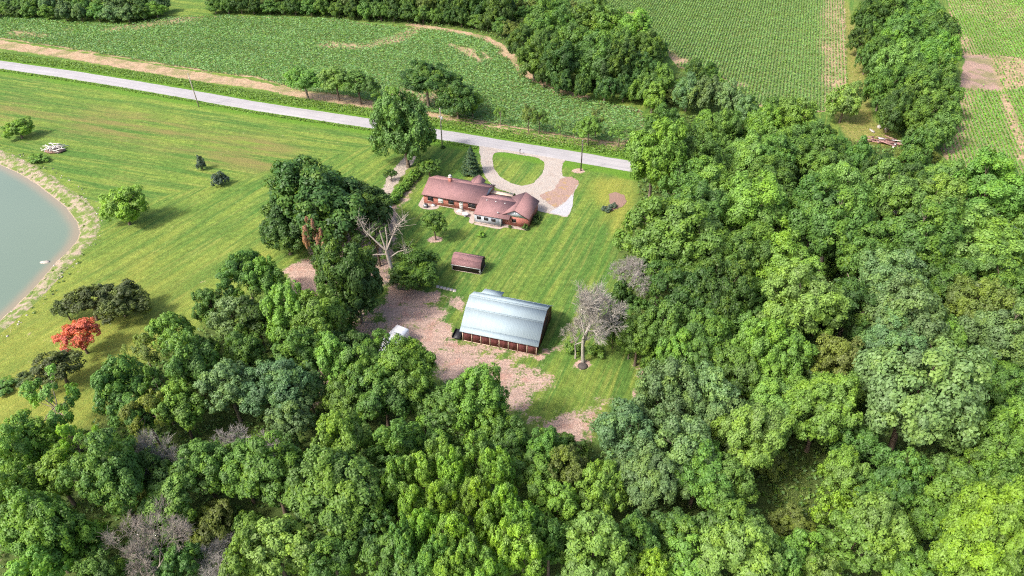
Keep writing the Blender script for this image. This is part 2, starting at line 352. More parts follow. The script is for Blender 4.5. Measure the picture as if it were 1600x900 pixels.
# mowing lanes: along-coordinate and across-coordinate by zone
def lanes(p, q): a = G(*p); b = G(*q); d = (b-a)[:2]; d /= np.linalg.norm(d); return d
zoneA = lanes((160, 520), (560, 262)); zoneB = lanes((0, 112), (500, 181)); zoneC = lanes((860, 450), (930, 330))
cut = G(160, 330)[:2]; cut2 = G(470, 255)[:2]; e = cut2-cut; sideA = (X-cut[0])*e[1]-(Y-cut[1])*e[0]    # >0 = nearer the camera
wA = sideA+8*(fb-.5) > 0
yard = X > -24
D = np.zeros(X.shape+(2,)); D[:] = zoneB; D[wA] = zoneA; D[yard] = zoneC
along = X*D[..., 0]+Y*D[..., 1]; across = -X*D[..., 1]+Y*D[..., 0]
mow = np.stack([along, across, np.where(yard, 2., np.where(wA, 1., 0.))*37.], -1)
ny, nx = X.shape
I = np.arange(nx*ny).reshape(ny, nx)
Q = np.stack([I[:-1, :-1], I[:-1, 1:], I[1:, 1:], I[1:, :-1]], -1).reshape(-1, 4)
V = np.stack([X, Y, Z], -1).reshape(-1, 3)
A1 = np.stack([dirt, soil, forest, bank], -1).reshape(-1, 4); A2 = np.stack([dry, brown, lane, weed], -1).reshape(-1, 4); A3 = np.stack([gtr, barec, cover, np.clip(ps*.1+.5, 0, 1)], -1).reshape(-1, 4)

t = NT('ground'); p = t.pos()
a1 = t.attr('m1'); a2 = t.attr('m2'); a3 = t.attr('m3'); mw = t.attr('mow')
s1 = t.n('SeparateColor'); t.lk(a1.outputs['Color'], s1.inputs[0]); s2 = t.n('SeparateColor'); t.lk(a2.outputs['Color'], s2.inputs[0]); s3 = t.n('SeparateColor'); t.lk(a3.outputs['Color'], s3.inputs[0])
mv = mw.outputs['Vector']
nf = t.noise(5.5, 3, .6); nm_ = t.noise(.9, 5, .6); nb = t.noise(.12, 4, .6); ng = t.noise(2.2, 4, .65)
st1 = t.noise(1., 3, .55, t.map(mv, (.022, .42, 1)), dist=.4); st2 = t.noise(1., 3, .6, t.map(mv, (.06, 1.3, 1)), dist=.5); st3 = t.noise(1., 2, .5, t.map(mv, (.10, 3.8, 1)))
g = t.mix(t.ramp(st1, .38, .62), (.072, .142, .028), (.150, .208, .038))
g = t.mix(t.math('MULTIPLY', t.ramp(st2, .46, .68), .5), g, (.225, .240, .058))
g = t.mix(t.math('MULTIPLY', t.ramp(nb, .42, .62), .45), g, (.062, .140, .025))
g = t.mix(1.0, g, t.rng(st3, .25, .75, .80, 1.2), 'MULTIPLY')
g = t.mix(1.0, g, t.rng(nm_, .25, .75, .65, 1.3), 'MULTIPLY'); g = t.mix(1.0, g, t.rng(nf, .2, .8, .72, 1.28), 'MULTIPLY')
g = t.mix(t.math('MULTIPLY', s2.outputs[0], t.rng(ng, .3, .7, .5, 1.3), clamp=True), g, t.mix(nm_, (.245, .240, .036), (.29, .25, .06)))
g = t.mix(t.math('MULTIPLY', s2.outputs[1], t.ramp(t.noise(1., 4, .6, t.map(mv, (.04, .35, 1))), .38, .66), clamp=True), g, (.165, .152, .05))
g = t.mix(s2.outputs[2], g, t.mix(t.ramp(nm_, .35, .65), (.150, .175, .038), (.235, .210, .070)))
g = t.mix(a2.outputs['Alpha'], g, t.mix(ng, (.065, .150, .018), (.115, .215, .024)))
g = t.mix(s1.outputs[2], g, t.mix(ng, (.045, .080, .020), (.095, .125, .034)))
soilc = t.mix(t.ramp(t.noise(.7, 5, .6), .3, .7), (.29, .20, .125), (.39, .285, .185))
soilc = t.mix(s3.outputs[1], soilc, t.mix(t.noise(1., 4, .6, t.map(p, (1.4, .1, 1), (0, 0, math.radians(19)))), (.25, .165, .13), (.36, .25, .205)))
soilc = t.mix(t.math('MULTIPLY', s3.outputs[2], t.rng(t.noise(.5, 4, .6), .3, .7, .7, 1.15), clamp=True), soilc, t.mix(ng, (.085, .175, .045), (.13, .225, .06)))
sf = t.ramp(t.math('ADD', s1.outputs[1], t.rng(ng, .2, .8, -.25, .25)), .4, .6)
g = t.mix(sf, g, t.mix(t.math('MULTIPLY', t.ramp(t.noise(.16, 4, .6), .45, .62), .6), soilc, (.14, .16, .05)))
dc = t.mix(t.ramp(ng, .3, .7), (.30, .205, .165), (.42, .305, .25)); dc = t.mix(t.ramp(t.noise(3.5, 5, .7), .60, .72), dc, (.43, .335, .275))
dc = t.mix(t.math('MULTIPLY', t.ramp(t.noise(.35, 4, .6), .5, .7), .6), dc, (.33, .175, .135))
rut = t.noise(1., 4, .6, t.map(p, (.10, 1.1, 1), (0, 0, math.radians(38))), dist=.6)
dc = t.mix(1.0, dc, t.rng(rut, .3, .7, .84, 1.14), 'MULTIPLY')
df = t.ramp(t.math('ADD', s1.outputs[0], t.math('ADD', t.rng(ng, .2, .8, -.34, .34), t.rng(t.noise(.45, 4, .6), .2, .8, -.48, .48))), .30, .66)
g = t.mix(df, g, dc)
gr = t.mix(t.ramp(t.noise(2.8, 5, .7), .35, .65), (.26, .215, .175), (.40, .345, .295))
g = t.mix(t.ramp(t.math('ADD', s3.outputs[0], t.rng(ng, .2, .8, -.3, .3)), .4, .6), g, gr)
bk = t.mix(t.ramp(t.noise(.6, 5, .65), .38, .58), t.mix(nf, (.25, .19, .14), (.37, .30, .24)), t.mix(ng, (.07, .135, .02), (.17, .20, .06)))
bk = t.mix(t.ramp(a3.outputs['Alpha'], .455, .485), bk, (.36, .275, .205))
g = t.mix(t.ramp(t.math('ADD', a1.outputs['Alpha'], t.rng(ng, .2, .8, -.3, .3)), .4, .6), g, bk)
bh = t.math('ADD', t.math('MULTIPLY', nf, .6), t.math('MULTIPLY', ng, .8))
GM = t.done(t.bsdf(g, .95, .12, 0, t.bump(bh, .9, .22)))
ground = obj('ground', make_mesh('ground', V, Q, [GM], [('m1', 'FLOAT_COLOR', 'POINT', A1), ('m2', 'FLOAT_COLOR', 'POINT', A2), ('m3', 'FLOAT_COLOR', 'POINT', A3), ('mow', 'FLOAT_VECTOR', 'POINT', mow.reshape(-1, 3))], smooth=True), kind='structure')

# ------------------------------------------------------------------ pond
t = NT('pond_water'); n = t.noise(.035, 4, .5); n2 = t.noise(1., 3, .5, t.map(t.pos(), (2.2, .8, 1))); dp = t.attr('depth')
c = t.mix(n, (.108, .150, .108), (.138, .180, .130)); c = t.mix(t.ramp(dp.outputs['Fac'], .0, .75), (.21, .175, .115), c)
M['pond_water'] = t.done(t.bsdf(c, .08, .5, 0, t.bump(n2, .10, .03)))
def tess(rings, z, name, mat, **kw):
    vs = [Vector((q[0], q[1], 0)) for r in rings for q in r]
    F = tessellate_polygon([[Vector((q[0], q[1], 0)) for q in r] for r in rings])
    Vv = np.array([(v.x, v.y, z) for v in vs]); FF = []
    for f in F:
        a, b, c_ = (Vv[i] for i in f)
        FF.append(tuple(f) if (b[0]-a[0])*(c_[1]-a[1])-(b[1]-a[1])*(c_[0]-a[0]) > 0 else tuple(f[::-1]))
    return obj(name, make_mesh(name, Vv, FF, [mat]), **kw)
def rough_ring(P, step, amp, seed):
    out = []; r = np.random.default_rng(seed)
    for i in range(len(P)):
        a = P[i]; b = P[(i+1) % len(P)]; n = max(1, int(np.linalg.norm(b-a)/step))
        for k in range(n): out.append(a+(b-a)*k/n)
    out = np.array(out); nrm = np.roll(out, -1, 0)-np.roll(out, 1, 0); nrm = np.stack([-nrm[:, 1], nrm[:, 0]], -1); nrm /= np.linalg.norm(nrm, axis=1)[:, None]+1e-9
    for _ in range(2): out = (np.roll(out, 1, 0)+2*out+np.roll(out, -1, 0))/4
    w = fbm(out[:, 0], out[:, 1], 3., seed)*1.4+r.random(len(out))*.6-1.0
    return out+nrm*(w*amp)[:, None]
ring = rough_ring(POND, 2., .25, 1); nrm = np.roll(ring, -1, 0)-np.roll(ring, 1, 0)
for _ in range(6): nrm = (np.roll(nrm, 1, 0)+nrm+np.roll(nrm, -1, 0))/3
nrm = np.stack([-nrm[:, 1], nrm[:, 0]], -1); nrm /= np.linalg.norm(nrm, axis=1)[:, None]
if not inside(POND, *(ring[20:21]+nrm[20:21]*2).T)[0]: nrm = -nrm
RR = [ring-nrm*.6, ring+nrm*.5, ring+nrm*2.2, ring+nrm*5.0]; nr = len(ring)
PV = np.concatenate([np.column_stack([r_, np.full(nr, WATER_Z)]) for r_ in RR]); PF = []
for k in range(3):
    for i in range(nr): PF.append((k*nr+i, k*nr+(i+1) % nr, (k+1)*nr+(i+1) % nr, (k+1)*nr+i))
PF += [tuple(3*nr+i for i in f) for f in tessellate_polygon([[Vector((q[0], q[1], 0)) for q in RR[3]]])]
def ccw(f): a, b, c_ = PV[f[0]], PV[f[1]], PV[f[2]]; return f if (b[0]-a[0])*(c_[1]-a[1])-(b[1]-a[1])*(c_[0]-a[0]) > 0 else f[::-1]
obj('pond', make_mesh('pond', PV, [ccw(f) for f in PF], [M['pond_water']], [('depth', 'FLOAT', 'POINT', np.repeat([0., .15, .6, 1.], nr))]), kind='structure')

# ------------------------------------------------------------------ road and driveway
def strip_mesh(P, half, z, seed, amp=.25):
    q = [];
    for i in range(len(P)-1):
        n = max(1, int(np.linalg.norm(P[i+1]-P[i])/1.0))
        for k in range(n): q.append(P[i]+(P[i+1]-P[i])*k/n)
    q.append(P[-1]); q = np.array(q)
    for _ in range(30): q[1:-1] = (q[:-2]+2*q[1:-1]+q[2:])/4
    d = np.gradient(q, axis=0); d /= np.linalg.norm(d, axis=1)[:, None]; nn = np.stack([-d[:, 1], d[:, 0]], -1)
    offs = np.linspace(-1, 1, 9); V = []; acc = []
    wl = half+amp*(fbm(q[:, 0], q[:, 1], 4, seed)-.5)*2; wr = half+amp*(fbm(q[:, 0], q[:, 1], 4, seed+5)-.5)*2
    for o_ in offs:
        pt = q+nn*(o_*np.where(o_ > 0, wl, wr))[:, None]; V.append(np.column_stack([pt, np.full(len(q), z+.05*(1-o_*o_)-(0.08 if abs(o_) > .99 else 0))]))
        acc.append(np.column_stack([np.arange(len(q))*1., np.full(len(q), o_), np.zeros(len(q))]))
    V = np.array(V); m, n = V.shape[:2]; I = np.arange(m*n).reshape(m, n)
    Q = np.stack([I[:-1, :-1], I[:-1, 1:], I[1:, 1:], I[1:, :-1]], -1).reshape(-1, 4)
    return V.reshape(-1, 3), Q[:, ::-1].copy(), np.array(acc).reshape(-1, 3)
rv, rf, ruv = strip_mesh(ROAD_MID, ROAD_W/2, .03, 5)
t = NT('road_chipseal'); a = t.attr('ruv'); uv = a.outputs['Vector']; sx = t.n('SeparateXYZ'); t.lk(uv, sx.inputs[0])
n1 = t.noise(1., 4, .6, t.map(uv, (.03, 6., 1))); n2 = t.noise(6, 4, .6); n3 = t.noise(.25, 4, .6)
c = t.mix(t.ramp(n1, .3, .7), (.265, .255, .262), (.345, .33, .335)); c = t.mix(1., c, t.rng(n2, .3, .7, .88, 1.1), 'MULTIPLY'); c = t.mix(1., c, t.rng(n3, .3, .7, .92, 1.07), 'MULTIPLY')
wp_ = t.math('ABSOLUTE', t.math('SUBTRACT', t.math('ABSOLUTE', sx.outputs[1]), .42)); c = t.mix(t.math('MULTIPLY', t.ramp(wp_, .28, .05), .30), c, (.27, .262, .268))
ed = t.ramp(t.math('ADD', t.math('ABSOLUTE', sx.outputs[1]), t.rng(t.noise(.8, 4, .6), .2, .8, -.12, .12)), .86, 1.0)
c = t.mix(ed, c, t.mix(n2, (.20, .17, .13), (.42, .36, .30)))
M['road'] = t.done(t.bsdf(c, .9, .25, 0, t.bump(n2, .3, .02)))
obj('road', make_mesh('road', rv, rf, [M['road']], [('ruv', 'FLOAT_VECTOR', 'POINT', ruv)], smooth=True), kind='structure')
t = NT('gravel'); n1 = t.noise(5., 4, .75); n2 = t.noise(.55, 5, .65); vo = t.n('TexVoronoi'); t.lk(t.pos(), vo.inputs[0]); vo.inputs['Scale'].default_value = 4.
c = t.mix(t.ramp(n1, .3, .7), (.25, .212, .182), (.41, .37, .335)); c = t.mix(t.math('MULTIPLY', t.ramp(n2, .45, .65), .35), c, (.27, .20, .16)); c = t.mix(t.math('MULTIPLY', t.ramp(vo.outputs[0], .0, .35), .3), (.2, .17, .15), c) if False else c
M['gravel'] = t.done(t.bsdf(c, .95, .2, 0, t.bump(n1, .8, .08)))
t = NT('red_gravel'); n1 = t.noise(4., 5, .75); n2 = t.noise(.5, 4, .6)
c = t.mix(t.ramp(n1, .3, .7), (.20, .125, .10), (.35, .25, .21)); c = t.mix(t.ramp(n2, .52, .66), c, (.30, .20, .10))
M['red_gravel'] = t.done(t.bsdf(c, .95, .2, 0, t.bump(n1, .8, .08)))
t = NT('pale_gravel'); n1 = t.noise(5., 5, .75); c = t.mix(t.ramp(n1, .3, .7), (.28, .28, .295), (.40, .40, .415)); M['pale_gravel'] = t.done(t.bsdf(c, .95, .2, 0, t.bump(n1, .8, .06)))
tess([rough_ring(DRIVE, .5, .35, 3), rough_ring(ISLAND, .5, .35, 4)[::-1]], .030, 'driveway', M['gravel'], kind='structure')
tess([rough_ring(RED_PATCH, .35, .7, 6)], .036, 'driveway_dirt_patch', M['red_gravel'], kind='structure')
tess([rough_ring(poly([(893, 303), (897, 310), (892, 331), (886, 339), (858, 332), (868, 327), (884, 316)]), .4, .35, 8)], .042, 'driveway_new_gravel', M['pale_gravel'], kind='structure')
tess([rough_ring(poly([(951, 303), (963, 300), (976, 306), (979, 315), (971, 324), (953, 331), (945, 327), (952, 318)]), .3, .4, 9)], .05, 'flower_bed', M['mulch'], kind='structure')
path = MB()
for k in range(6):
    a = G(684+k*5.3, 448+k*1.25); path.box(a[0]-.33, a[0]+.30, a[1]-.42, a[1]+.42, .0, .06)
path.build('concrete_path', M['concrete_pale'], kind='structure')

# ------------------------------------------------------------------ house
HA = math.radians(-18); HO = G(662.6, 317.7)
house = empty('ranch_house', (HO[0], HO[1], 0), HA, 'long red brick ranch house with reddish shingle roof beside the loop driveway', 'house')
def gable_roof(name, along, a0, a1, lo, hi, ze, zr, th, parent, mat, over=.45, end=.35, mid=None):
    """two shingle slopes; along = axis of the ridge; lo, hi = wall lines; slope lengths run past the wall"""
    m = (lo+hi)/2 if mid is None else mid
    out = []
    for side, w in ((0, lo), (1, hi)):
        sl_ = (zr-ze)/abs(w-m); wo = w-over if side == 0 else w+over; zo = ze-sl_*over
        prof = [(m, zr), (wo, zo), (wo, zo+th), (m, zr+th)]
        if side == 1: prof = prof[::-1]
        b = MB().prism(prof, 'x' if along == 'x' else 'y', a0-end, a1+end); out.append(b.build(name, mat, parent))
    return out
def window_y(parent, u, w, z, wd, ht, out=-1, frame='white_trim', pane='glass_dark', label=None, sill=True):
    """window on a wall facing -w (out=-1) in house coordinates"""
    f = MB(); d0, d1 = w+out*.06, w+out*.002; lo, hi = min(d0, d1), max(d0, d1)
    f.box(u-wd/2-.08, u+wd/2+.08, lo, hi, z-ht/2-.08, z-ht/2); f.box(u-wd/2-.08, u+wd/2+.08, lo, hi, z+ht/2, z+ht/2+.08)
    f.box(u-wd/2-.08, u-wd/2, lo, hi, z-ht/2, z+ht/2); f.box(u+wd/2, u+wd/2+.08, lo, hi, z-ht/2, z+ht/2); f.box(u-.025, u+.025, lo+.01, hi-.01, z-ht/2, z+ht/2)
    o_ = f.build('window', M[frame], parent)
    if label: o_['label'] = label
    MB().box(u-wd/2, u+wd/2, w+out*.035-.003, w+out*.035+.003, z-ht/2, z+ht/2).build('pane', M[pane], o_)
    if sill: MB().box(u-wd/2-.12, u+wd/2+.12, w+(-.14 if out < 0 else .002), w+(-.002 if out < 0 else .14), z-ht/2-.17, z-ht/2-.085).build('sill', M['concrete'], o_)
    return o_
# main block, u 0..14.7, w 0..8.4
wall = MB(); wall.prism([(0, 0), (8.8, 0), (8.8, 2.6), (4.4, 4.38), (0, 2.6)], 'x', 0, 14.7); wall.build('brick_wall', M['brick_wall'], house)
gable_roof('roof', 'x', 0, 14.7, 0, 8.8, 2.66, 4.46, .14, house, M['roof_shingle'], .36, .3)
MB().prism([(-.36, 2.44), (-.36, 2.58), (-.43, 2.58), (-.43, 2.44)], 'x', -.28, 14.1).build('gutter', M['dark_wood'], house)
gv = MB().prism([(.6, 2.68), (8.2, 2.68), (4.4, 4.24)], 'x', 14.70, 14.74).build('gable_siding', M['siding'], house)
MB().prism([(-.1, 0), (8.9, 0), (8.9, .18), (-.1, .18)], 'x', -.08, 14.6).build('foundation', M['concrete'], house)
ch = MB().box(4.75, 5.5, 4.2, 4.95, 3.6, 5.5).build('chimney', M['brick_wall'], house)
MB().box(4.68, 5.57, 4.13, 5.02, 5.5, 5.6).build('chimney_crown', M['concrete'], ch)
cp = MB().lathe([(.22, 5.6), (.22, 5.85), (.38, 5.87), (.36, 6.0), (.12, 6.16)], (5.12, 4.57, 0), 14); cp.build('chimney_cap', M['transformer'], ch, smooth=False)
window_y(house, 1.77, 0, 1.62, 1.25, .9, frame='dark_wood'); window_y(house, 4.35, 0, 1.62, 1.1, .95, pane='window_blind', label='window covered by a white blind')
window_y(house, 6.98, 0, 1.62, 1.25, .9, frame='dark_wood'); window_y(house, 12.2, 0, 1.62, 1.7, .9, frame='dark_wood')
dr = MB().box(9.05, 9.98, -.06, -.002, .18, 2.2).build('door', M['door_white'], house)
for k in range(4): MB().box(9.15, 9.88, -.085, -.062, .35+k*.45, .70+k*.45).build('door_panel', M['white_trim'], dr)
MB().lathe([(.04, 0), (.04, .05)], (9.86, -.1, 1.1), 8).build('door_handle', M['metal_grey'], dr)
# cross gable over the front entry on the far side
MB().prism([(9.0, 0), (11.5, 0), (11.5, 2.5), (10.25, 3.55), (9.0, 2.5)], 'y', 8.8, 10.2).build('entry_wall', M['brick_wall'], house)
for sgn in (0, 1):
    pr_ = [(10.25, 3.8), (8.6, 2.55), (8.6, 2.69), (10.25, 3.94)] if sgn == 0 else [(10.25, 3.94), (11.9, 2.69), (11.9, 2.55), (10.25, 3.8)]
    MB().prism(pr_, 'y', 6.0, 10.5).build('entry_roof', M['roof_shingle'], house)
# middle addition with grey siding, u 14.5..20.5, w -4.1..5
MB().prism([(-4.1, 0), (5, 0), (5, 2.3), (.9, 3.76), (-4.1, 2.32)], 'x', 14.35, 20.55).build('siding_wall', M['siding'], house)
gable_roof('addition_roof', 'x', 14.25, 22.6, -4.1, 5.0, 2.42, 3.86, .13, house, M['roof_shingle'], .25, .05, mid=.9)
MB().prism([(-4.2, 0), (-4.105, 0), (-4.105, .28), (-4.2, .28)], 'x', 14.25, 20.6).build('addition_foundation', M['concrete'], house)
for u in (15.4, 17.15, 18.9): window_y(house, u, -4.1, 1.5, .85, .60, frame='dark_wood', sill=False)
for u in (14.35, 20.55): MB().box(u-.07, u+.07, -4.17, -4.105, .29, 2.1).build('corner_trim', M['white_trim'], house)
for u, w in ((15.9, .1), (18.1, .05), (20.3, 0.)):
    MB().lathe([(.13, 0), (.13, .16), (.17, .17), (.1, .26)], (u, w, 3.62), 10).build('roof_vent', M['white_trim'], house)
# garage, u 20.6..26.7, w -2.9..5
MB().prism([(20.62, 0), (26.7, 0), (26.7, 2.55), (20.62, 2.55)], 'y', -2.9, 5.0).build('garage_wall', M['brick_wall'], house)
for w0, w1 in ((-2.93, -2.80), (4.85, 5.0)): MB().prism([(20.6, 2.56), (26.72, 2.56), (26.72, 2.66), (23.66, 4.25), (20.6, 2.66)], 'y', w0, w1).build('garage_gable', M['siding'], house)
for o_ in gable_roof('garage_roof', 'y', -2.9, 5.0, 20.62, 26.7, 2.7, 4.3, .13, house, M['roof_shingle'], .3, .3): pass
MB().prism([(20.26, 2.50), (20.34, 2.50), (23.66, 4.24), (26.98, 2.50), (27.06, 2.50), (23.66, 4.34)], 'y', -3.26, -3.205).build('rake_board', M['dark_wood'], house)
gl = MB().lathe([(.16, 0), (.16, .08), (.06, .12)], (0, 0, 0), 10).build('gable_lamp', M['white_paint'], house, loc=(23.6, -2.94, 3.55)); gl.rotation_euler = (math.pi/2, 0, 0)
window_y(house, 23.4, -2.9, 1.55, .8, .65, frame='dark_wood')
MB().box(20.5, 26.8, -3.0, -2.903, 0, .16).build('garage_foundation', M['concrete'], house)
# flat porch canopy and fence on the road side
MB().box(14.95, 20.3, 5.3, 6.6, 2.52, 2.62).build('porch_canopy', M['tan_panel'], house)
for u in (15.2, 17.6, 20.1): MB().box(u-.06, u+.06, 6.42, 6.54, 0, 2.515).build('porch_post', M['tan_panel'], house)
MB().prism([(13.2, .02), (20.6, .02), (20.6, .12), (13.2, .12)], 'y', 5.05, 8.8).build('porch_slab', M['concrete_pale'], house)
hd = MB().lathe([(.02, 0), (.30, .08), (.42, .22)], (0, 0, 0), 14).build('satellite_dish', M['metal_grey'], house, loc=(19.7, -3.3, 2.95)); hd.rotation_euler = (math.radians(-50), .3, 0)
MB().tube([(19.7, -3.3, 2.45), (19.7, -3.3, 2.95)], .03, 6).build('dish_mast', M['metal_grey'], house)
# paving round the house
def H(u, w, z=0): return (HO[0]+u*math.cos(HA)-w*math.sin(HA), HO[1]+u*math.sin(HA)+w*math.cos(HA), z)
def hpoly(pts): return np.array([H(u, w)[:2] for u, w in pts])
tess([rough_ring(hpoly([(-1.5, 3.2), (-.35, 3.2), (-.12, -.12), (4.2, -.12), (3.9, -1.5), (2.2, -2.3), (.6, -2.35), (-1.0, -1.4)]), .4, .12, 12)], .03, 'house_paving', M['concrete'], kind='structure')
tess([rough_ring(hpoly([(7.6, -.12), (14.2, -.12), (14.2, -5.0), (13.0, -4.6), (12.6, -2.4), (9.2, -2.3), (8.0, -1.1)]), .4, .12, 13)], .03, 'back_patio', M['concrete'], kind='structure')
tess([rough_ring(hpoly([(14.3, -4.25), (20.5, -4.25), (20.8, -3.05), (27.0, -3.05), (27.0, -3.7), (21.2, -3.9), (20.8, -5.1), (14.2, -5.0)]), .4, .12, 14)], .026, 'gravel_edging', M['concrete'], kind='structure')
# air conditioner, utility box, round patio table, step
ac = empty('air_conditioner', H(1.1, -1.5), HA, 'grey outdoor air conditioner unit on paving at left end of the house', 'air conditioner')
MB().box(-.42, .42, -.42, .42, .03, .85).build('casing', M['metal_grey'], ac); MB().lathe([(.36, .85), (.36, .90), (.1, .92)], k=16).build('fan_grille', M['black_paint'], ac)
for sx_ in (-.40, .40):
    for k in range(4): MB().box(sx_-.03, sx_+.03, -.36, .36, .15+k*.17, .22+k*.17).build('louvre', M['black_paint'], ac)
bx = empty('utility_box', H(2.65, -.55), HA, 'small white utility box against the brick wall near the air conditioner', 'box')
MB().box(-.35, .35, -.2, .2, .03, .55).build('case', M['white_paint'], bx); MB().box(-.38, .38, -.23, .23, .55, .60).build('lid', M['metal_grey'], bx)
tb = empty('patio_table', H(11.4, -2.3), HA, 'round pale patio table behind the house near the white door', 'table')
MB().lathe([(.75, .70), (.78, .73), (.75, .76)], k=20).build('tabletop', M['white_trim'], tb); MB().lathe([(.06, .08), (.06, .70)], k=8).build('pedestal', M['metal_grey'], tb); MB().lathe([(.35, .03), (.30, .08)], k=14).build('base', M['metal_grey'], tb)
stp = empty('back_step', H(9.5, -.75), HA, 'pale concrete step below the white back door of the house', 'step')
MB().box(-.9, .9, -.65, .62, .03, .15).build('lower_slab', M['concrete_pale'], stp); MB().box(-.6, .6, -.1, .62, .15, .30).build('upper_slab', M['concrete_pale'], stp)

# ------------------------------------------------------------------ barn
BA = math.radians(-16.6); BO = G(723.1, 531.4)
barn = empty('gambrel_barn', (BO[0], BO[1], 0), BA, 'dark red barn with pale blue metal gambrel roof at the dirt yard', 'barn')
L_, Wb = 14.2, 10.9
prof_w = [(0, 0), (Wb, 0), (Wb, 2.75), (Wb-2.95, 5.25), (Wb/2, 6.20), (2.95, 5.25), (0, 2.75)]
MB().prism(prof_w, 'x', .08, L_-.08).build('wall', M['barn_red'], barn)
def sheet(prof, a0, a1, name, parent, mat, th=.07):
    b = MB()
    up = [(p_, z_+th) for p_, z_ in prof]
    return b.prism(list(prof)+up[::-1], 'x', a0, a1).build(name, mat, parent)
pf = [(-.55, 2.50), (.35, 3.17), (3.0, 5.34), (5.45, 6.33)]
bm_ = M['barn_roof_metal']
for i in range(3):
    near = [pf[i], pf[i+1]]; far = [(Wb-p_, z_) for p_, z_ in near][::-1]
    for pr_, nm in ((near, 'roof_panel'), (far, 'roof_panel')):
        sheet(pr_, -.32, L_+.34, nm, barn, bm_, .07+.004*i)
MB().prism([(5.2, 6.30), (5.45, 6.42), (5.70, 6.30), (5.70, 6.35), (5.45, 6.475), (5.2, 6.35)], 'x', -.33, L_+.35).build('ridge_cap', M['flashing'], barn)
MB().prism([(2.86, 5.30), (3.10, 5.44), (3.10, 5.475), (2.86, 5.335)], 'x', -.33, L_+.35).build('crease_flashing', M['flashing'], barn)
dm = MB().prism([(8.4, 4.4), (10.7, 3.75), (10.7, 2.7), (8.4, 2.7)], 'x', .95, 4.4).build('dormer_wall', M['barn_red'], barn)
MB().prism([(8.0, 4.82), (11.2, 3.78), (11.2, 3.86), (8.0, 4.90)], 'x', .7, 4.65).build('dormer_roof', bm_, dm)
for k in range(9):
    u = .1+k*(L_-.2)/8; MB().box(u-.08, u+.08, -.15, -.003, 0, 2.70).build('post', M['tan_panel'], barn)
for k in range(8):
    u0 = .1+k*(L_-.2)/8+.10; u1 = .1+(k+1)*(L_-.2)/8-.10
    b = MB().box(u0+.01, u1-.01, -.075, -.004, .12, 2.68)
    for j in range(6): b.box(u0+.04+j*(u1-u0-.08)/6, u0+.04+j*(u1-u0-.08)/6+.05, -.095, -.076, .14, 2.66)
    b.build('wall_panel', M['barn_red'], barn)
MB().box(-.05, L_+.05, -.12, -.003, 0, .115).build('skirt_board', M['tan_panel'], barn)
ed_ = MB().box(L_-.078, L_-.02, 3.4, 7.5, .02, 3.2).build('end_door', M['dark_wood'], barn)
for y_ in (3.4, 5.4, 7.35): MB().box(L_-.018, L_+.01, y_, y_+.15, .02, 3.2).build('door_rail', M['barn_red'], ed_)
for (p0, z0), (p1, z1) in zip(prof_w[2:], prof_w[3:]):
    MB().prism([(p0, z0-.16), (p1, z1-.16), (p1, z1-.01), (p0, z0-.01)], 'x', L_-.078, L_-.03).build('end_trim', M['tan_panel'], barn)
# utility trailer by the barn's left end
tl = empty('utility_trailer', G(716, 525), math.radians(75), 'small black utility trailer parked at left end of the barn', 'trailer')
MB().box(-1.3, 1.3, -.75, .75, .50, .60).build('deck', M['black_paint'], tl)
for s_ in (-1, 1):
    MB().box(-1.3, 1.3, s_*.75-.04*(s_ < 0), s_*.75+.04*(s_ > 0), .60, .95).build('side_rail', M['black_paint'], tl)
    wl_ = MB().lathe([(.22, -.09), (.32, -.07), (.32, .07), (.22, .09)], k=14).build('wheel', M['rubber'], tl, loc=(-.2, s_*.92, .32)); wl_.rotation_euler = (math.pi/2, 0, 0)
    MB().tube([(1.3, s_*.4, .52), (2.2, 0, .50)], .05, 6).build('tongue_bar', M['black_paint'], tl)

# ------------------------------------------------------------------ garden shed
SA = math.radians(-16); SO = G(690+80/4.735, 380+195/4.735)
shed = empty('garden_shed', (SO[0], SO[1], 0), SA, 'small black gambrel garden shed with red shingle roof on the back lawn', 'shed')
sp_ = [(0, 0), (3.3, 0), (3.3, 1.65), (2.75, 2.55), (1.65, 3.02), (.55, 2.55), (0, 1.65)]
MB().prism(sp_, 'x', 0, 6.1).build('wall', M['dark_wood'], shed)
rp = [(-.22, 1.5), (.52, 2.62), (1.65, 3.10)]
for i in range(2):
    near = [rp[i], rp[i+1]]
    sheet(near, -.15, 6.25, 'roof', shed, M['roof_shingle'], .08+.004*i); sheet([(3.3-p_, z_) for p_, z_ in near][::-1], -.15, 6.25, 'roof', shed, M['roof_shingle'], .08+.004*i)
MB().box(-.16, 6.26, -.30, -.24, 1.38, 1.53).build('fascia', M['white_trim'], shed)
for u in (0, 6.1): MB().box(u-.09, u+.09, -.07, -.003, 0, 1.45).build('corner_board', M['white_trim'], shed)
for u, n_ in ((6.1, 1), ): MB().box(6.103, 6.16, .75, 2.45, .1, 2.0).build('double_door', M['dark_wood'], shed)
for y_ in (.70, 1.58, 2.42): MB().box(6.162, 6.19, y_, y_+.08, .1, 2.0).build('door_trim', M['dark_wood'], shed)
MB().box(-.1, 6.2, -.1, 3.4, -.02, .05).build('skid_base', M['concrete'], shed)

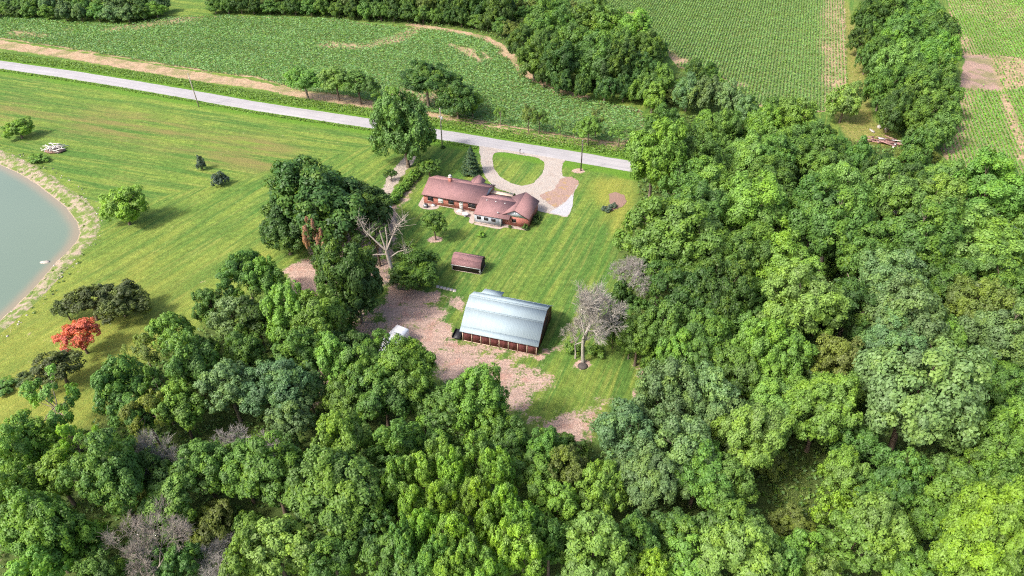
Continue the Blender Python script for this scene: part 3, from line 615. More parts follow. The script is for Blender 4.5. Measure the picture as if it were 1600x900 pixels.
# ------------------------------------------------------------------ utility poles, wires, mailbox, propane tank, camper
def upole(px, base_y, top, label, mat, arm=False, h=None, lean=0.):
    b = G(px, base_y); o_ = empty('utility_pole', (b[0], b[1], 0), math.radians(-18), label, 'utility pole')
    MB().tube([(0, 0, -.3), (lean*.5, 0, h/2), (lean, 0, h)], [.17, .15, .11], 10).build('pole', mat, o_, smooth=True)
    if arm:
        tr = MB().lathe([(.22, 0), (.25, .05), (.25, .75), (.2, .82)], (.38, -.1, h-3.1), 12).build('transformer', M['transformer'], o_)
        MB().lathe([(.05, 0), (.07, .1), (.03, .2)], (.38, -.1, h-2.28), 8).build('bushing', M['white_paint'], tr)
        MB().box(-.05, .5, -.06, .06, h-2.7, h-2.58).build('bracket', M['metal_grey'], o_)
        MB().lathe([(.14, 0), (.16, .25), (.1, .4)], (-.35, .1, h-2.6), 10).build('cutout_box', M['transformer'], o_)
    for k, z_ in enumerate((h-.15, h-1.1)):
        MB().lathe([(.05, 0), (.08, .08), (.04, .2)], (lean*.95, .16, z_), 8).build('insulator', M['white_paint'], o_)
    return np.array([b[0], b[1], h])
w1 = upole(311, 167, 0, 'slim leaning utility pole standing in the grass left along the road', M['pole_wood'], h=10.2, lean=-.7)
w2 = upole(691, 228, 0, 'grey utility pole with transformer beside the dense roadside tree', M['pole_wood'], True, 10.8)
w3 = upole(907.5, 267, 0, 'dark bare utility pole on the grass corner right of the driveway mouth', M['dark_pole'], h=8.4)
def wire(a, b, sag, label):
    pts = [a+(b-a)*k/24-np.array([0, 0, sag*4*(k/24)*(1-k/24)]) for k in range(25)]
    MB().tube(pts, .014, 4).build('overhead_wire', M['wire'], label=label, cat='wire', group='overhead wires along the road')
off = np.array([0, .2, -.05]); w0 = w1+(w1-w2)*.75
wire(w0*np.array([1, 1, 1])+off, w1+off+np.array([-.67, 0, 0]), .9, 'overhead wire running from the leaning pole to the left edge')
wire(w1+off+np.array([-.67, 0, 0]), w2+off, 1.2, 'overhead wire spanning from the leaning pole to the transformer pole')
wire(w2+off, w3+off, .7, 'overhead wire spanning from the transformer pole to the dark pole')
mb_ = empty('mailbox', G(812.5, 240.5), math.radians(-18), 'mailbox on a short post at road edge of the driveway island', 'mailbox')
MB().box(-.05, .05, -.05, .05, 0, 1.05).build('post', M['dark_wood'], mb_); bb = MB().prism([(-.13, 1.06), (.13, 1.06), (.13, 1.22), (.08, 1.30), (-.08, 1.30), (-.13, 1.22)], 'y', -.28, .28).build('box', M['dark_pole'], mb_)
MB().box(.132, .15, -.1, .1, 1.2, 1.35).build('flag', M['orange_clay'], bb)
pt = empty('propane_tank', G(606, 332), math.radians(60), 'white propane tank between the big oak and the drive hedge', 'tank')
tk = MB().lathe([(.02, -1.3), (.32, -1.18), (.48, -.9), (.48, .9), (.32, 1.18), (.02, 1.3)], k=16).build('vessel', M['white_paint'], pt, smooth=True, loc=(0, 0, .85)); tk.rotation_euler = (0, math.pi/2, 0)
for x_ in (-.7, .7): MB().box(x_-.1, x_+.1, -.35, .35, 0, .5).build('cradle', M['concrete'], pt)
MB().lathe([(.18, 1.30), (.18, 1.48), (.1, 1.52)], k=10).build('valve_dome', M['white_paint'], pt)
ca = G(630, 510, 3.0); cb = G(577, 562, 3.0); cm = (ca+cb)/2; cl_ = np.linalg.norm((cb-ca)[:2]); cang = math.atan2(cb[1]-ca[1], cb[0]-ca[0])
cam_ = empty('camper_trailer', (cm[0], cm[1], 0), cang, 'white camper trailer half hidden under the tree left of the dirt yard', 'camper')
hl = cl_/2; MB().prism([(-hl, .55), (hl, .55), (hl+.25, 1.2), (hl, 2.85), (hl-.5, 3.0), (-hl+.15, 3.0), (-hl, 2.85)], 'y', -1.25, 1.25).build('body', M['white_paint'], cam_)
for x_ in (-hl*.5, hl*.3): MB().box(x_-.35, x_+.35, -.3, .3, 3.003, 3.16).build('roof_vent', M['white_trim'], cam_)
MB().box(-.6, .5, -.4, .4, 3.003, 3.28).build('roof_air_conditioner', M['white_trim'], cam_)
for x_ in (-hl*.6, hl*.1, hl*.6):
    wnd = MB().box(x_-.5, x_+.5, 1.252, 1.28, 1.6, 2.3).build('window', M['glass_dark'], cam_)
MB().box(hl*.3, hl*.3+.75, -1.29, -1.252, .6, 2.5).build('door', M['white_trim'], cam_)
for x_ in (-.6, .35):
    for s_ in (-1, 1):
        q = MB().lathe([(.22, -.11), (.36, -.09), (.36, .09), (.22, .11)], k=14).build('wheel', M['rubber'], cam_, loc=(x_, s_*1.12, .36)); q.rotation_euler = (math.pi/2, 0, 0)
MB().tube([(hl, .5, .5), (hl+1.2, 0, .48), (hl, -.5, .5)], .05, 6).build('drawbar', M['black_paint'], cam_)

# ------------------------------------------------------------------ stones, brush pile, scrap pile
def rock_mesh(seed, name='rock'):
    r = np.random.default_rng(seed); V = []; F = []; n, m = 7, 5
    for i in range(m+1):
        th = math.pi*i/m
        for j in range(n): ph = 2*math.pi*j/n; V.append((math.sin(th)*math.cos(ph), math.sin(th)*math.sin(ph), math.cos(th)))
    V = np.array(V)*(1+.28*(r.random((len(V), 1))-.5)*2*.8); V[:, 2] *= .62
    V[:n] = V[:n].mean(0); V[-n:] = V[-n:].mean(0)
    for i in range(m):
        for j in range(n): F.append((i*n+j, (i+1)*n+j, (i+1)*n+(j+1) % n, i*n+(j+1) % n))
    return V, F
rv_, rf_ = rock_mesh(3); rockm = make_mesh('rock', rv_, rf_, [M['stone']])
b = G(70, 410, WATER_Z); rk = obj('rock', rockm, label='grey rock breaking the pond surface near the bank', cat='rock', loc=(b[0], b[1], WATER_Z)); rk.scale = (1.0, .6, .55)
b = G(3, 603); rk = obj('rock', rockm, label='grey boulder beside the round bush at the left edge', cat='rock', loc=(b[0], b[1], .15)); rk.scale = (1.4, 1.1, 1.0)
# rubble on the pond bank: too many to count
VV = []; FF = []; base = 0; rr = np.random.default_rng(5)
pc = []
for i in range(len(POND)):
    a, b2 = POND[i], POND[(i+1) % len(POND)]
    if max(a[0], b2[0]) < -150: continue
    for k in range(int(np.linalg.norm(b2-a)*3.2)):
        q = a+(b2-a)*rr.random(); e_ = (b2-a)/np.linalg.norm(b2-a); nn_ = np.array([e_[1], -e_[0]])
        for sg in (1, -1):
            d_ = rr.random()**.8*6.2
            w_ = q+sg*nn_*d_
            if not inside(POND, np.array([w_[0]]), np.array([w_[1]]))[0]: pc.append((w_[0], w_[1], d_)); break
for (x_, y_, d_) in pc:
    s_ = .06+.24*rr.random()**3; th = rr.random()*6.28; R2 = np.array([[math.cos(th), -math.sin(th)], [math.sin(th), math.cos(th)]])
    v = rv_.copy()*np.array([s_, s_*(.6+.4*rr.random()), s_]); v[:, :2] = v[:, :2]@R2.T
    zz = WATER_Z*float(sm(np.array(d_), 5.2, 0.)); v += np.array([x_, y_, zz+.02]); VV.append(v); FF += [tuple(i+base for i in f) for f in rf_]; base += len(v)
obj('bank_stones', make_mesh('bank_stones', np.concatenate(VV), FF, [M['stone']]), kind='stuff', label='pale loose stones scattered along the pond bank', cat='stones')
# pile of grey branches near the pond
pb = G(86, 236); pile = empty('brush_pile', (pb[0], pb[1], 0), 0, 'pale heap of grey cut branches and logs in meadow above the pond', 'brush pile')
mv_, mf_ = rock_mesh(8); mo = obj('mound', make_mesh('mound', mv_*np.array([2.9, 1.7, .8]), mf_, [M['mulch']]), pile); mo.location = (0, 0, .1)
for k in range(44):
    a = rr.random()*6.28; c_ = np.array([rr.normal(0, 1.5), rr.normal(0, .8), .45+.75*rr.random()]); d_ = np.array([math.cos(a), math.sin(a)*.7, rr.normal(0, .18)])*(.6+1.3*rr.random())
    r_ = .06+.09*rr.random(); MB().tube([c_-d_, c_+d_*.2+np.array([0, 0, .1]), c_+d_], [r_, r_*.85, r_*.5], 6).build('branch', M['driftwood'], pile)
sb_ = G(1381, 224); scr = empty('scrap_pile', (sb_[0], sb_[1], 0), math.radians(-10), 'heap of reddish boards and white scrap at the end of the grass lane', 'scrap heap')
for k in range(30):
    a = rr.normal(0, .35)+(0 if rr.random() < .7 else 1.2); c_ = np.array([rr.normal(0, 2.6), rr.normal(0, 1.3), .15+.8*rr.random()*1.0]); L2 = 1.2+2.2*rr.random()
    ax = np.array([math.cos(a), math.sin(a), rr.normal(0, .08)]); ay = np.array([-math.sin(a), math.cos(a), rr.normal(0, .2)])
    MB().obox(c_, ax*L2/2*1.3, ay*(.12+.25*rr.random()), np.array([0, 0, .03])).build('board', M['plank_red'] if k % 6 else M['white_trim'], scr)
for nm_x, nm_y, l_ in ((1374, 199, 'larger pale boulder at the lower end of the grass lane'), (1386, 202, 'smaller pale boulder at the lower end of the grass lane'), (1362, 205, 'flat pale stone slab lying in the grass lane')):
    b = G(nm_x, nm_y); rk = obj('boulder', rockm, label=l_, cat='boulder', loc=(b[0], b[1], .2)); rk.scale = (.95, .75, .7) if nm_x != 1362 else (1.2, .5, .25)
    rk.rotation_euler = (0, 0, nm_x)

# ------------------------------------------------------------------ foliage builders
def unit(v): return v/(np.linalg.norm(v, axis=-1, keepdims=True)+1e-9)
def leaf_cards(Pc, N, ln, wd, r, axis=None):
    """rhombic leaf sprays at Pc facing N"""
    n = len(Pc); T = unit(np.cross(N, unit(r.normal(size=(n, 3)))))
    if axis is not None: T = axis+r.normal(size=(n, 3))*.45; T = unit(T-N*(T*N).sum(1, keepdims=True))
    B = np.cross(N, T)
    ln = ln[:, None]*T*.5; wd = wd[:, None]*B*.5; fold = N*np.linalg.norm(wd, axis=1)[:, None]*.35
    V = np.stack([Pc-ln, Pc+wd+fold*.6-ln*.15, Pc+ln, Pc-wd+fold*.6-ln*.15], 1).reshape(-1, 3)
    return V, np.arange(4*n).reshape(n, 4)
def crown_mesh(name, seed, R, up, dn, nl, leaf, nleaf, lobe=(.26, .42), airy=0., tall=False, tight=.8):
    r = np.random.default_rng(seed); ga = 2.39996
    cand = []
    for i in range(nl):
        z = 1-1.45*(i+.5)/nl; a = ga*i+r.normal(0, .35); z += r.normal(0, .06); z = np.clip(z, -.6, 1); q = math.sqrt(max(0, 1-z*z)); cand.append((q*math.cos(a), q*math.sin(a), z))
    Dl = np.array(cand); env = 1+.20*np.sin(Dl[:, 0]*3+seed)+.17*np.sin(Dl[:, 1]*4+seed*2)+r.normal(0, .12, nl)
    lr = R*r.uniform(*lobe, nl)
    sc = np.stack([np.full(nl, R), np.full(nl, R), np.where(Dl[:, 2] > 0, up, dn)], -1)
    Cl = Dl*sc*(env*.74)[:, None]
    if not airy:                                            # fill the middle so the crown is not hollow
        k = nl//3; Ci = unit(r.normal(size=(k, 3)))*np.array([R, R, up])*.38; Cl = np.concatenate([Cl, Ci]); lr = np.concatenate([lr, np.full(k, R*.3)]); Dl = np.concatenate([Dl, unit(Ci)])
    if airy: keep = r.random(len(Cl)) > airy*.45; Cl, lr, Dl = Cl[keep], lr[keep], Dl[keep]
    Pp, Pr, Pd, Pl = [], [], [], []
    for c_, R_, d_ in zip(Cl, lr, Dl):
        m = 11; dd = unit(r.normal(size=(m, 3))+d_*.55+np.array([0, 0, .45])); Pp.append(c_+dd*R_*.78*r.uniform(.75, 1.15, (m, 1))); Pr.append(R_*r.uniform(.28, .48, m)); Pd.append(dd); Pl.append(np.full(m, r.random()))
    Pp, Pr, Pd, Pl = np.concatenate(Pp), np.concatenate(Pr), np.concatenate(Pd), np.concatenate(Pl)
    w = Pr**2; w /= w.sum(); idx = r.choice(len(Pp), nleaf, p=w)
    dd = unit(r.normal(size=(nleaf, 3))+Pd[idx]*.5+np.array([0, 0, .35]))
    Pc = Pp[idx]+dd*(Pr[idx]*r.uniform(.55, 1.12, nleaf))[:, None]
    N = unit(dd*tight+Pd[idx]*.35+np.array([0, 0, .30])+r.normal(size=(nleaf, 3))*.34)
    ln = leaf*r.uniform(.75, 1.45, nleaf); V, Q = leaf_cards(Pc, N, ln, ln*r.uniform(.5, .8, nleaf), r)
    pr_ = r.random(len(Pp))
    lv = np.clip(.22*pr_[idx]+.30*Pl[idx]+.48*r.random(nleaf), 0, 1); yl = np.clip(.45*Pl[idx]+.35*pr_[idx]+.2*r.random(nleaf), 0, 1)
    col = np.stack([lv, yl, lv, lv], -1).repeat(4, 0)
    return make_mesh(name, V, Q, [M['leaf']], [('lv', 'FLOAT_COLOR', 'POINT', col)]), Cl
def seg_tubes(segs, name, mat, k0=6, thin=.05):
    V = []; F = []; n = 0
    for p0, p1, r0, r1 in segs:
        k = k0 if r0 > thin else 3
        d = p1-p0; L2 = np.linalg.norm(d)
        if L2 < 1e-6: continue
        d = d/L2; a = np.cross(d, (0, 0, 1) if abs(d[2]) < .9 else (1, 0, 0)); a = a/np.linalg.norm(a); b = np.cross(d, a)
        tt = np.arange(k)*2*math.pi/k; ring = np.outer(np.cos(tt), a)+np.outer(np.sin(tt), b)
        V.append(p0+ring*r0); V.append(p1+ring*r1)
        for j in range(k): F.append((n+j, n+(j+1) % k, n+k+(j+1) % k, n+k+j))
        n += 2*k
    return make_mesh(name, np.concatenate(V), F, [mat], smooth=True)
def trunk_mesh(name, seed, base_z, Cl, R, rad):
    r = np.random.default_rng(seed+500); segs = []
    top = np.array([r.normal(0, R*.04), r.normal(0, R*.04), base_z]); mid = np.array([r.normal(0, R*.05), r.normal(0, R*.05), base_z*.55])
    segs += [(np.array([0, 0, -.3]), np.array([0, 0, .5]), rad*1.45, rad*1.1), (np.array([0, 0, .5]), mid, rad*1.1, rad*.9), (mid, top, rad*.9, rad*.72)]
    pick = Cl[r.choice(len(Cl), min(12, len(Cl)), replace=False)]+np.array([0, 0, base_z])
    for q in pick:
        st = mid+(top-mid)*r.uniform(.2, 1.); m = st+(q-st)*.5+np.array([0, 0, .06*R])+r.normal(0, .04*R, 3)
        segs += [(st, m, rad*.42, rad*.28), (m, q, rad*.28, rad*.10)]
        for _ in range(2): e_ = q+r.normal(0, .16*R, 3); segs.append((m+(q-m)*.6, e_, rad*.14, rad*.04))
    return seg_tubes(segs, name, M['bark'])
PROTO = {}
def proto(key, variants, R, up, dn, hc, nl, leaf, nleaf, rad, **kw):
    PROTO[key] = []
    for v in range(variants):
        seed = sum(ord(ch_)*(i_+3) for i_, ch_ in enumerate(key))+v*17
        rv2 = np.random.default_rng(seed); u_ = up*rv2.uniform(.88, 1.15)
        cm_, Cl = crown_mesh('crown', seed, R, u_, dn, nl, leaf, nleaf, **kw)
        tm = trunk_mesh('trunk', seed, hc, Cl, R, rad)
        PROTO[key].append((cm_, tm, R, hc, u_))
proto('big', 6, 5.5, 5.0, 3.4, 9.0, 34, .33, 34000, .34, lobe=(.24, .40))
proto('bigfull', 4, 5.0, 5.0, 4.6, 5.2, 46, .33, 32000, .34, lobe=(.24, .38))
proto('midfull', 4, 3.4, 3.4, 3.0, 3.5, 30, .28, 16000, .22, lobe=(.26, .40))
proto('mid', 5, 3.6, 3.6, 2.6, 6.4, 26, .27, 17000, .24)
proto('puff', 4, 3.0, 3.6, 2.8, 7.5, 22, .27, 12000, .2, lobe=(.32, .46))
proto('airy', 4, 4.6, 4.0, 2.6, 7.5, 34, .27, 9000, .26, airy=1., lobe=(.2, .34))
proto('small', 4, 1.9, 1.9, 1.4, 2.9, 20, .20, 5200, .11)
proto('bush', 3, 1.5, 1.25, .9, .95, 20, .20, 4200, .07)
proto('pine', 3, 3.0, 2.6, 2.0, 4.6, 26, .26, 9000, .2, lobe=(.22, .36), tight=.15)
# conical evergreen
def cone_mesh(seed, R, Hh, n, leaf):
    r = np.random.default_rng(seed); z = r.random(n)**1.35; ph = r.random(n)*6.283; tier = .78+.22*np.cos(z*Hh*6.0+ph*2); wob = 1+.15*np.sin(ph*5+z*9)
    rr_ = R*(1-z)**.8*tier*wob*r.uniform(.6, 1.05, n); Pc = np.stack([rr_*np.cos(ph), rr_*np.sin(ph), .35+z*Hh], -1)
    N = unit(np.stack([np.cos(ph), np.sin(ph), np.full(n, .8)], -1)+r.normal(size=(n, 3))*.45); ln = leaf*r.uniform(.7, 1.4, n); V, Q = leaf_cards(Pc, N, ln, ln*.6, r)
    lv = r.random(n)*.7+.15; col = np.stack([lv, r.random(n), lv, lv], -1).repeat(4, 0)
    return make_mesh('crown', V, Q, [M['leaf']], [('lv', 'FLOAT_COLOR', 'POINT', col)])

COL = {'d': (.054, .128, .026), 'm': (.092, .205, .038), 'b': (.136, .280, .042), 'y': (.172, .335, .038), 'g': (.125, .232, .082), 'l': (.155, .290, .058), 'o': (.140, .200, .042), 'u': (.065, .160, .026),
       'brown': (.42, .26, .17), 'red': (.52, .16, .085), 'pine': (.085, .120, .042), 'blue': (.11, .155, .11), 'spruce': (.045, .10, .055)}
NAMECOL = {'d': 'dark green', 'm': 'mid green', 'b': 'bright green', 'y': 'yellow-green', 'g': 'grey-green', 'l': 'pale green', 'o': 'olive green', 'u': 'deep green'}
BARK = [(.16, .12, .09), (.22, .18, .14), (.13, .10, .075)]
RT = random.Random(11)
TREES = []           # (root, pixel x, pixel y, colour, zone, low)
def put_tree(name, key, x, y, z, R, h, col, label=None, group=None, cat='tree', variant=None, jitter=.16, colour=None):
    P = PROTO[key]; cm_, tm, R0, hc, up = P[RT.randrange(len(P)) if variant is None else variant % len(P)]
    s_ = R/R0; sz = h/(hc+up*.97)
    o_ = empty(name, (x, y, z), RT.random()*6.283, label, cat, group)
    fx = RT.uniform(.86, 1.14); o_.scale = (s_*fx, s_/fx*RT.uniform(.96, 1.04), sz)
    bc = RT.choice(BARK); tk_ = obj('trunk', tm, o_); tk_.color = (*bc, 1)
    k = colour or COL[col]; f = 1+RT.uniform(-jitter, jitter); g_ = RT.uniform(-.08, .08)
    cr = obj('crown', cm_, o_, loc=(0, 0, hc)); cr.color = (k[0]*f*(1+g_), k[1]*f, k[2]*f*(1-g_), 1)
    return o_
def zone(x, y):
    if y < 62 and x < 300: return 'bushes beyond the corn at top left'
    if y < 62 and x < 810: return 'tree line behind the left corn field'
    if x < 1170 and 780 < x and y < 175: return 'grove between the two corn fields'
    if x > 1310 and y < 232: return 'tree belt beside the grass lane'
    if x > 950:
        if y < 250: return 'woods nearest the right end of the road'
        if y < 330: return 'woods hiding the road at right'
        if y < 420: return 'woods level with the back lawn'
        if y < 500: return 'woods level with the shed and barn roof'
        if y < 585: return 'woods level with the barn wall'
        if y < 690: return 'woods right of the bare ground'
        if y < 790: return 'lower right woods around the grassy clearing'
        if x < 1250: return 'bottom edge woods right of centre'
        return 'bottom right corner woods'
    if y < 560: return 'woods left of the dirt yard'
    if y < 660: return 'left woods above the bare trees' if x < 480 else 'woods around the camper'
    if y < 780: return 'left woods beside the bare trees' if x < 480 else 'woods below the dirt yard'
    return 'bottom left corner woods' if x < 480 else 'bottom edge woods left of centre'
def T(x, y, r, col, key=None, h=None, name='broadleaf_tree', low=False, label=None, group='trees in the woods', jitter=.16):
    """a tree whose crown centre shows at photo pixel x, y with radius r pixels"""
    z = 8.; hv = RT.uniform(.84, 1.2)
    for _ in range(4):
        R = r*mpp(y, z)*(.80 if y < 235 else .93); hh = h or (min(15., 2.6+1.9*R) if y < 235 else min(21., max(2.2*R, 3.2+2.3*R)*hv)); z = max(.6*R, hh-R*.95)
    if key is None and y < 235: key = 'bigfull' if R > 4.2 else 'midfull' if R > 2.2 else None
    if key is None: key = 'big' if R > 4.4 else 'mid' if R > 2.5 else 'small' if R > 1.3 else 'bush'
    z = hh*.52 if 'full' in key else z
    p_ = G(x, y, z); o_ = put_tree(name, key, p_[0], p_[1], 0, R, hh, col, label, group, jitter=jitter)
    if label is None: TREES.append((o_, x, y, col, zone(x, y), low))
    FOOT.append((p_[0], p_[1], R)); return o_
FOOT = []

# ------------------------------------------------------------------ the woods, tree by tree
LIST = '''
330 478 30 m;370 497 36 g;268 517 31 b;298 568 42 m;385 545 32 m;357 602 42 g;437 612 50 g;182 602 42 m;205 645 34 m;282 640 38 b;400 500 40 d;445 480 40 b;415 437 30 b;385 430 40 m;
500 490 42 b;470 545 40 m;520 555 38 b;560 548 34 d;545 625 36 m;600 625 46 m;650 610 34 m;480 600 30 g;455 655 36 g;
30 690 45 b;172 742 58 m;90 745 46 b;57 820 62 b;60 885 48 b;272 778 48 l;315 722 40 m;376 728 42 m;130 848 38 b;390 862 50 b;282 880 34 m;20 760 40 b;150 893 34 m;240 735 34 d;
425 737 54 m;525 768 74 m;432 855 56 l;540 688 46 b;520 868 42 m;620 690 40 m;600 770 34 d;580 830 40 d;
620 872 52 m;745 612 46 b;760 660 38 b;700 650 42 m;675 690 36 b;850 700 34 b;
838 745 40 b;940 762 46 b;872 792 42 b;930 852 58 l;860 842 36 m;800 690 36 m;890 730 34 o;
978 672 50 g;1040 625 56 g;1100 615 44 g;1178 682 56 l;1010 742 56 g;1090 742 56 m;1138 752 44 m;1070 690 50 g;1130 660 44 g;
1000 842 40 m;1062 838 46 m;1130 825 50 m;1165 872 66 l;1008 892 40 y;1078 888 46 b;
1370 815 52 l;1320 735 40 b;1480 757 50 m;1450 808 38 b;1550 815 74 y;1525 880 66 y;1300 792 28 y;1245 868 40 b;1332 855 50 b;1215 885 42 l;1405 875 46 b;1275 893 36 l;1460 893 30 m;1590 893 32 b;1562 700 46 b;1560 760 40 b;1400 745 44 m;1355 765 36 m;1520 710 34 m;
1250 475 60 l;1228 560 42 b;1307 558 42 o;1290 628 58 b;1205 650 50 l;1420 490 60 g;1395 540 50 g;1465 522 36 b;1522 485 50 o;1576 530 56 g;1430 630 94 g;1557 602 50 m;1485 570 40 m;1590 660 40 b;1350 600 34 m;1510 650 34 b;1340 690 40 m;
1235 245 40 m;1290 262 40 m;1303 300 44 l;1376 272 32 d;1424 280 30 d;1470 287 40 l;1545 308 58 b;1592 322 42 b;1390 305 46 l;1452 322 46 l;1282 322 48 m;1305 358 58 m;1178 330 60 b;1437 382 60 m;1512 388 68 l;1592 405 44 b;1387 440 48 g;1232 425 50 b;1345 395 46 m;1560 455 50 m;1480 445 44 m;1330 470 40 d;1160 395 46 m;
1025 245 50 b;1082 238 44 m;1075 292 44 m;1052 366 70 m;1112 402 54 m;1095 332 46 m;1112 290 40 l;1166 252 42 l;1130 205 34 m;1190 205 36 b;1240 195 40 b;1030 200 30 m;1195 290 42 m;1130 455 50 d;1075 455 52 d;1032 428 42 d;1180 480 46 m;1265 225 34 m;1200 250 36 m;
1058 545 36 b;1108 522 46 m;1150 502 40 b;1090 562 40 m;1186 532 46 b;1040 505 38 m;1150 575 44 m;1000 515 34 m;1205 590 40 b;1260 580 36 m;
840 45 34 m;870 55 40 m;905 48 44 m;945 50 42 b;985 58 44 b;1005 85 34 m;925 95 42 m;880 100 38 d;960 105 40 d;835 95 32 m;815 70 30 d;1000 115 28 d;
1355 30 28 d;1345 65 22 d;1385 20 34 m;1410 60 40 m;1440 40 40 m;1462 58 34 m;1460 95 40 b;1400 105 40 l;1380 140 36 m;1430 140 44 m;1470 150 36 m;1440 185 40 m;1395 175 34 d;1470 112 26 b;1465 205 34 l;1420 20 36 m;1355 95 20 m;1375 85 28 m;1474 68 24 b;860 28 30 m;925 30 32 m;895 75 34 m;855 75 30 m;965 75 34 m;1395 75 30 b;1445 70 30 m;1415 165 30 m;1365 55 24 m;1405 130 30 m;1450 165 30 l;1475 180 24 m'''
for row in LIST.replace('\n', '').split(';'):
    if not row.strip(): continue
    x, y, r, c_ = row.split(); T(float(x), float(y), float(r), c_)
# tree line beyond the left corn field, planted along its far edge
edge_x = [-60, 60, 110, 200, 262, 330, 420, 520, 600, 700, 755, 800]; edge_y = [24, 29, 34, 36, 27, 23, 24, 27, 35, 41, 48, 66]
def TB(x, yb, R, h, c_, key):
    p_ = G(x, yb); o_ = put_tree('broadleaf_tree', key, p_[0], p_[1], 0, R, h, c_, None, 'trees in the woods'); TREES.append((o_, x, yb-10, c_, zone(x, min(yb-10, 60)), False)); FOOT.append((p_[0], p_[1], R))
rt = np.random.default_rng(17)
for row, (dy, hlo, hhi, cs) in enumerate(((0, 4.5, 7, 'dmmd'), (9, 10, 13.5, 'dmdo'), (24, 10, 14, 'mdmb'))):
    x = 338.+row*9
    while x < 800:
        TB(x, np.interp(x, edge_x, edge_y)-2-dy, rt.uniform(2.6, 3.6) if row == 0 else rt.uniform(3.8, 5.2), rt.uniform(hlo, hhi), cs[rt.integers(4)], 'midfull' if row == 0 else 'bigfull'); x += rt.uniform(17, 25) if row == 0 else rt.uniform(24, 34)
    x = 4.+row*9
    while x < 255:
        TB(x, np.interp(x, edge_x, edge_y)-1-dy*.8, rt.uniform(2.6, 3.8), rt.uniform(4, 6.5)+row*.8, 'dbmog'[rt.integers(5)], 'midfull'); x += rt.uniform(20, 28)
# narrow bright crowns in the middle of the bottom edge
for x, y, r, c_ in ((655, 722, 26, 'y'), (612, 738, 24, 'b'), (706, 732, 24, 'y'), (690, 697, 25, 'b'), (645, 772, 26, 'y'), (686, 776, 26, 'y'), (660, 815, 26, 'y'), (706, 828, 30, 'y'), (742, 770, 28, 'y'), (745, 702, 28, 'b'), (778, 722, 28, 'b'), (762, 800, 26, 'y'), (786, 780, 26, 'y'), (792, 842, 28, 'y'), (738, 862, 28, 'b'), (765, 893, 34, 'y'), (815, 805, 28, 'b'), (816, 850, 34, 'y'), (630, 840, 26, 'm'), (675, 870, 28, 'm'), (700, 893, 30, 'b')):
    T(x, y, r, c_, 'puff', h=14.5)
for x, y, r, c_ in ((87, 632, 50, 'b'), (60, 692, 46, 'y'), (120, 690, 40, 'y'), (25, 715, 40, 'y'), (226, 548, 30, 'o'), (225, 640, 36, 'o'), (245, 600, 34, 'm'), (588, 545, 34, 'b')): T(x, y, r, c_, 'airy')
T(632, 579, 54, 'b', 'big', h=14.5); T(572, 578, 40, 'm', 'big', h=12.5)
# understory filling the gaps between the listed crowns
rf2 = np.random.default_rng(23); nlow = 0
for wi, P in enumerate(WOODS[:4]):
    mn, mx = P.min(0), P.max(0)
    for gx in np.arange(max(mn[0], -95), min(mx[0], 130), 6.9):
        for gy in np.arange(max(mn[1], 44), min(mx[1], 300), 6.9):
            q = np.array([gx, gy])+rf2.uniform(-2.2, 2.2, 2)
            if sdist(P, q[:1], q[1:])[0] < (2.5 if wi < 2 else 1.0): continue
            if any((q[0]-a)**2+(q[1]-b)**2 < (R*.62+1.4)**2 for a, b, R in FOOT): continue
            px_d = q[1]*_c+CAM_H*_s; px = 800+FPX*q[0]/px_d; py = 450+FPX*(-q[1]*_s+CAM_H*_c)/px_d
            if not (-40 < px < 1640 and -20 < py < 1010): continue
            if ((px-1380)/42)**2+((py-226)/26)**2 < 1: continue
            if ((px-1235)/30)**2+((py-785)/48)**2 < 1: continue
            R = rf2.uniform(2.1, 3.3); hh = rf2.uniform(3.5, 6.0); c_ = 'umbmo'[rf2.integers(5)]
            o_ = put_tree('understory_tree', 'midfull', q[0], q[1], 0, R, hh, c_, None, 'understory trees in the woods'); TREES.append((o_, px, py, c_, zone(px, py), True)); FOOT.append((q[0], q[1], R)); nlow += 1
print('understory', nlow, 'trees', len(TREES))
ORD = ['first', 'second', 'third', 'fourth', 'fifth', 'sixth', 'seventh', 'eighth', 'ninth', 'tenth', 'eleventh', 'twelfth', 'thirteenth', 'fourteenth', 'fifteenth', 'sixteenth', 'seventeenth', 'eighteenth', 'nineteenth', 'twentieth']
cells = {}
for rec in TREES: cells.setdefault((rec[4], rec[3], rec[5]), []).append(rec)
for (zn, c_, low), L in cells.items():
    L.sort(key=lambda q: q[1]); kind = ('low '+NAMECOL[c_]+' understory tree') if low else (NAMECOL[c_]+' broadleaf tree')
    for i, rec in enumerate(L):
        rec[0]['label'] = ('only '+kind+' in the '+zn) if len(L) == 1 else ((ORD[i] if i < 20 else str(i+1)+'th')+' '+kind+' from left, '+zn)

# ------------------------------------------------------------------ single trees and shrubs
def B(x, yb, R, h, col, key, label, name='broadleaf_tree', cat='tree', group=None, variant=None, lean=0.):
    p_ = G(x, yb); FOOT.append((p_[0], p_[1], R)); o_ = put_tree(name, key, p_[0], p_[1], 0, R, h, col, label, group, cat, variant, .06); return o_
T(500, 325, 82, 'd', 'bigfull', 17.5, label='huge dark green oak with brown patches left of the house', name='oak_tree', group=None, jitter=0)
T(567, 326, 50, 'd', 'bigfull', 11.5, label='dark green oak merging with the huge oak, nearer the house', name='oak_tree', group=None, jitter=0)
T(446, 362, 42, 'd', 'bigfull', 11, label='dark oak at the lower left edge of the huge oak', name='oak_tree', group=None, jitter=0)
T(590, 385, 34, 'd', 'airy', 9, label='dark thin tree behind the broken bare trunk', group=None, jitter=0)
T(488, 352, 15, 'brown', 'airy', 13.5, label='brown withered tree showing through the huge oak', name='withered_tree', group=None, jitter=0)
T(513, 386, 14, 'brown', 'airy', 11, label='small brown withered tree right of the larger withered one', name='withered_tree', group=None, jitter=0)
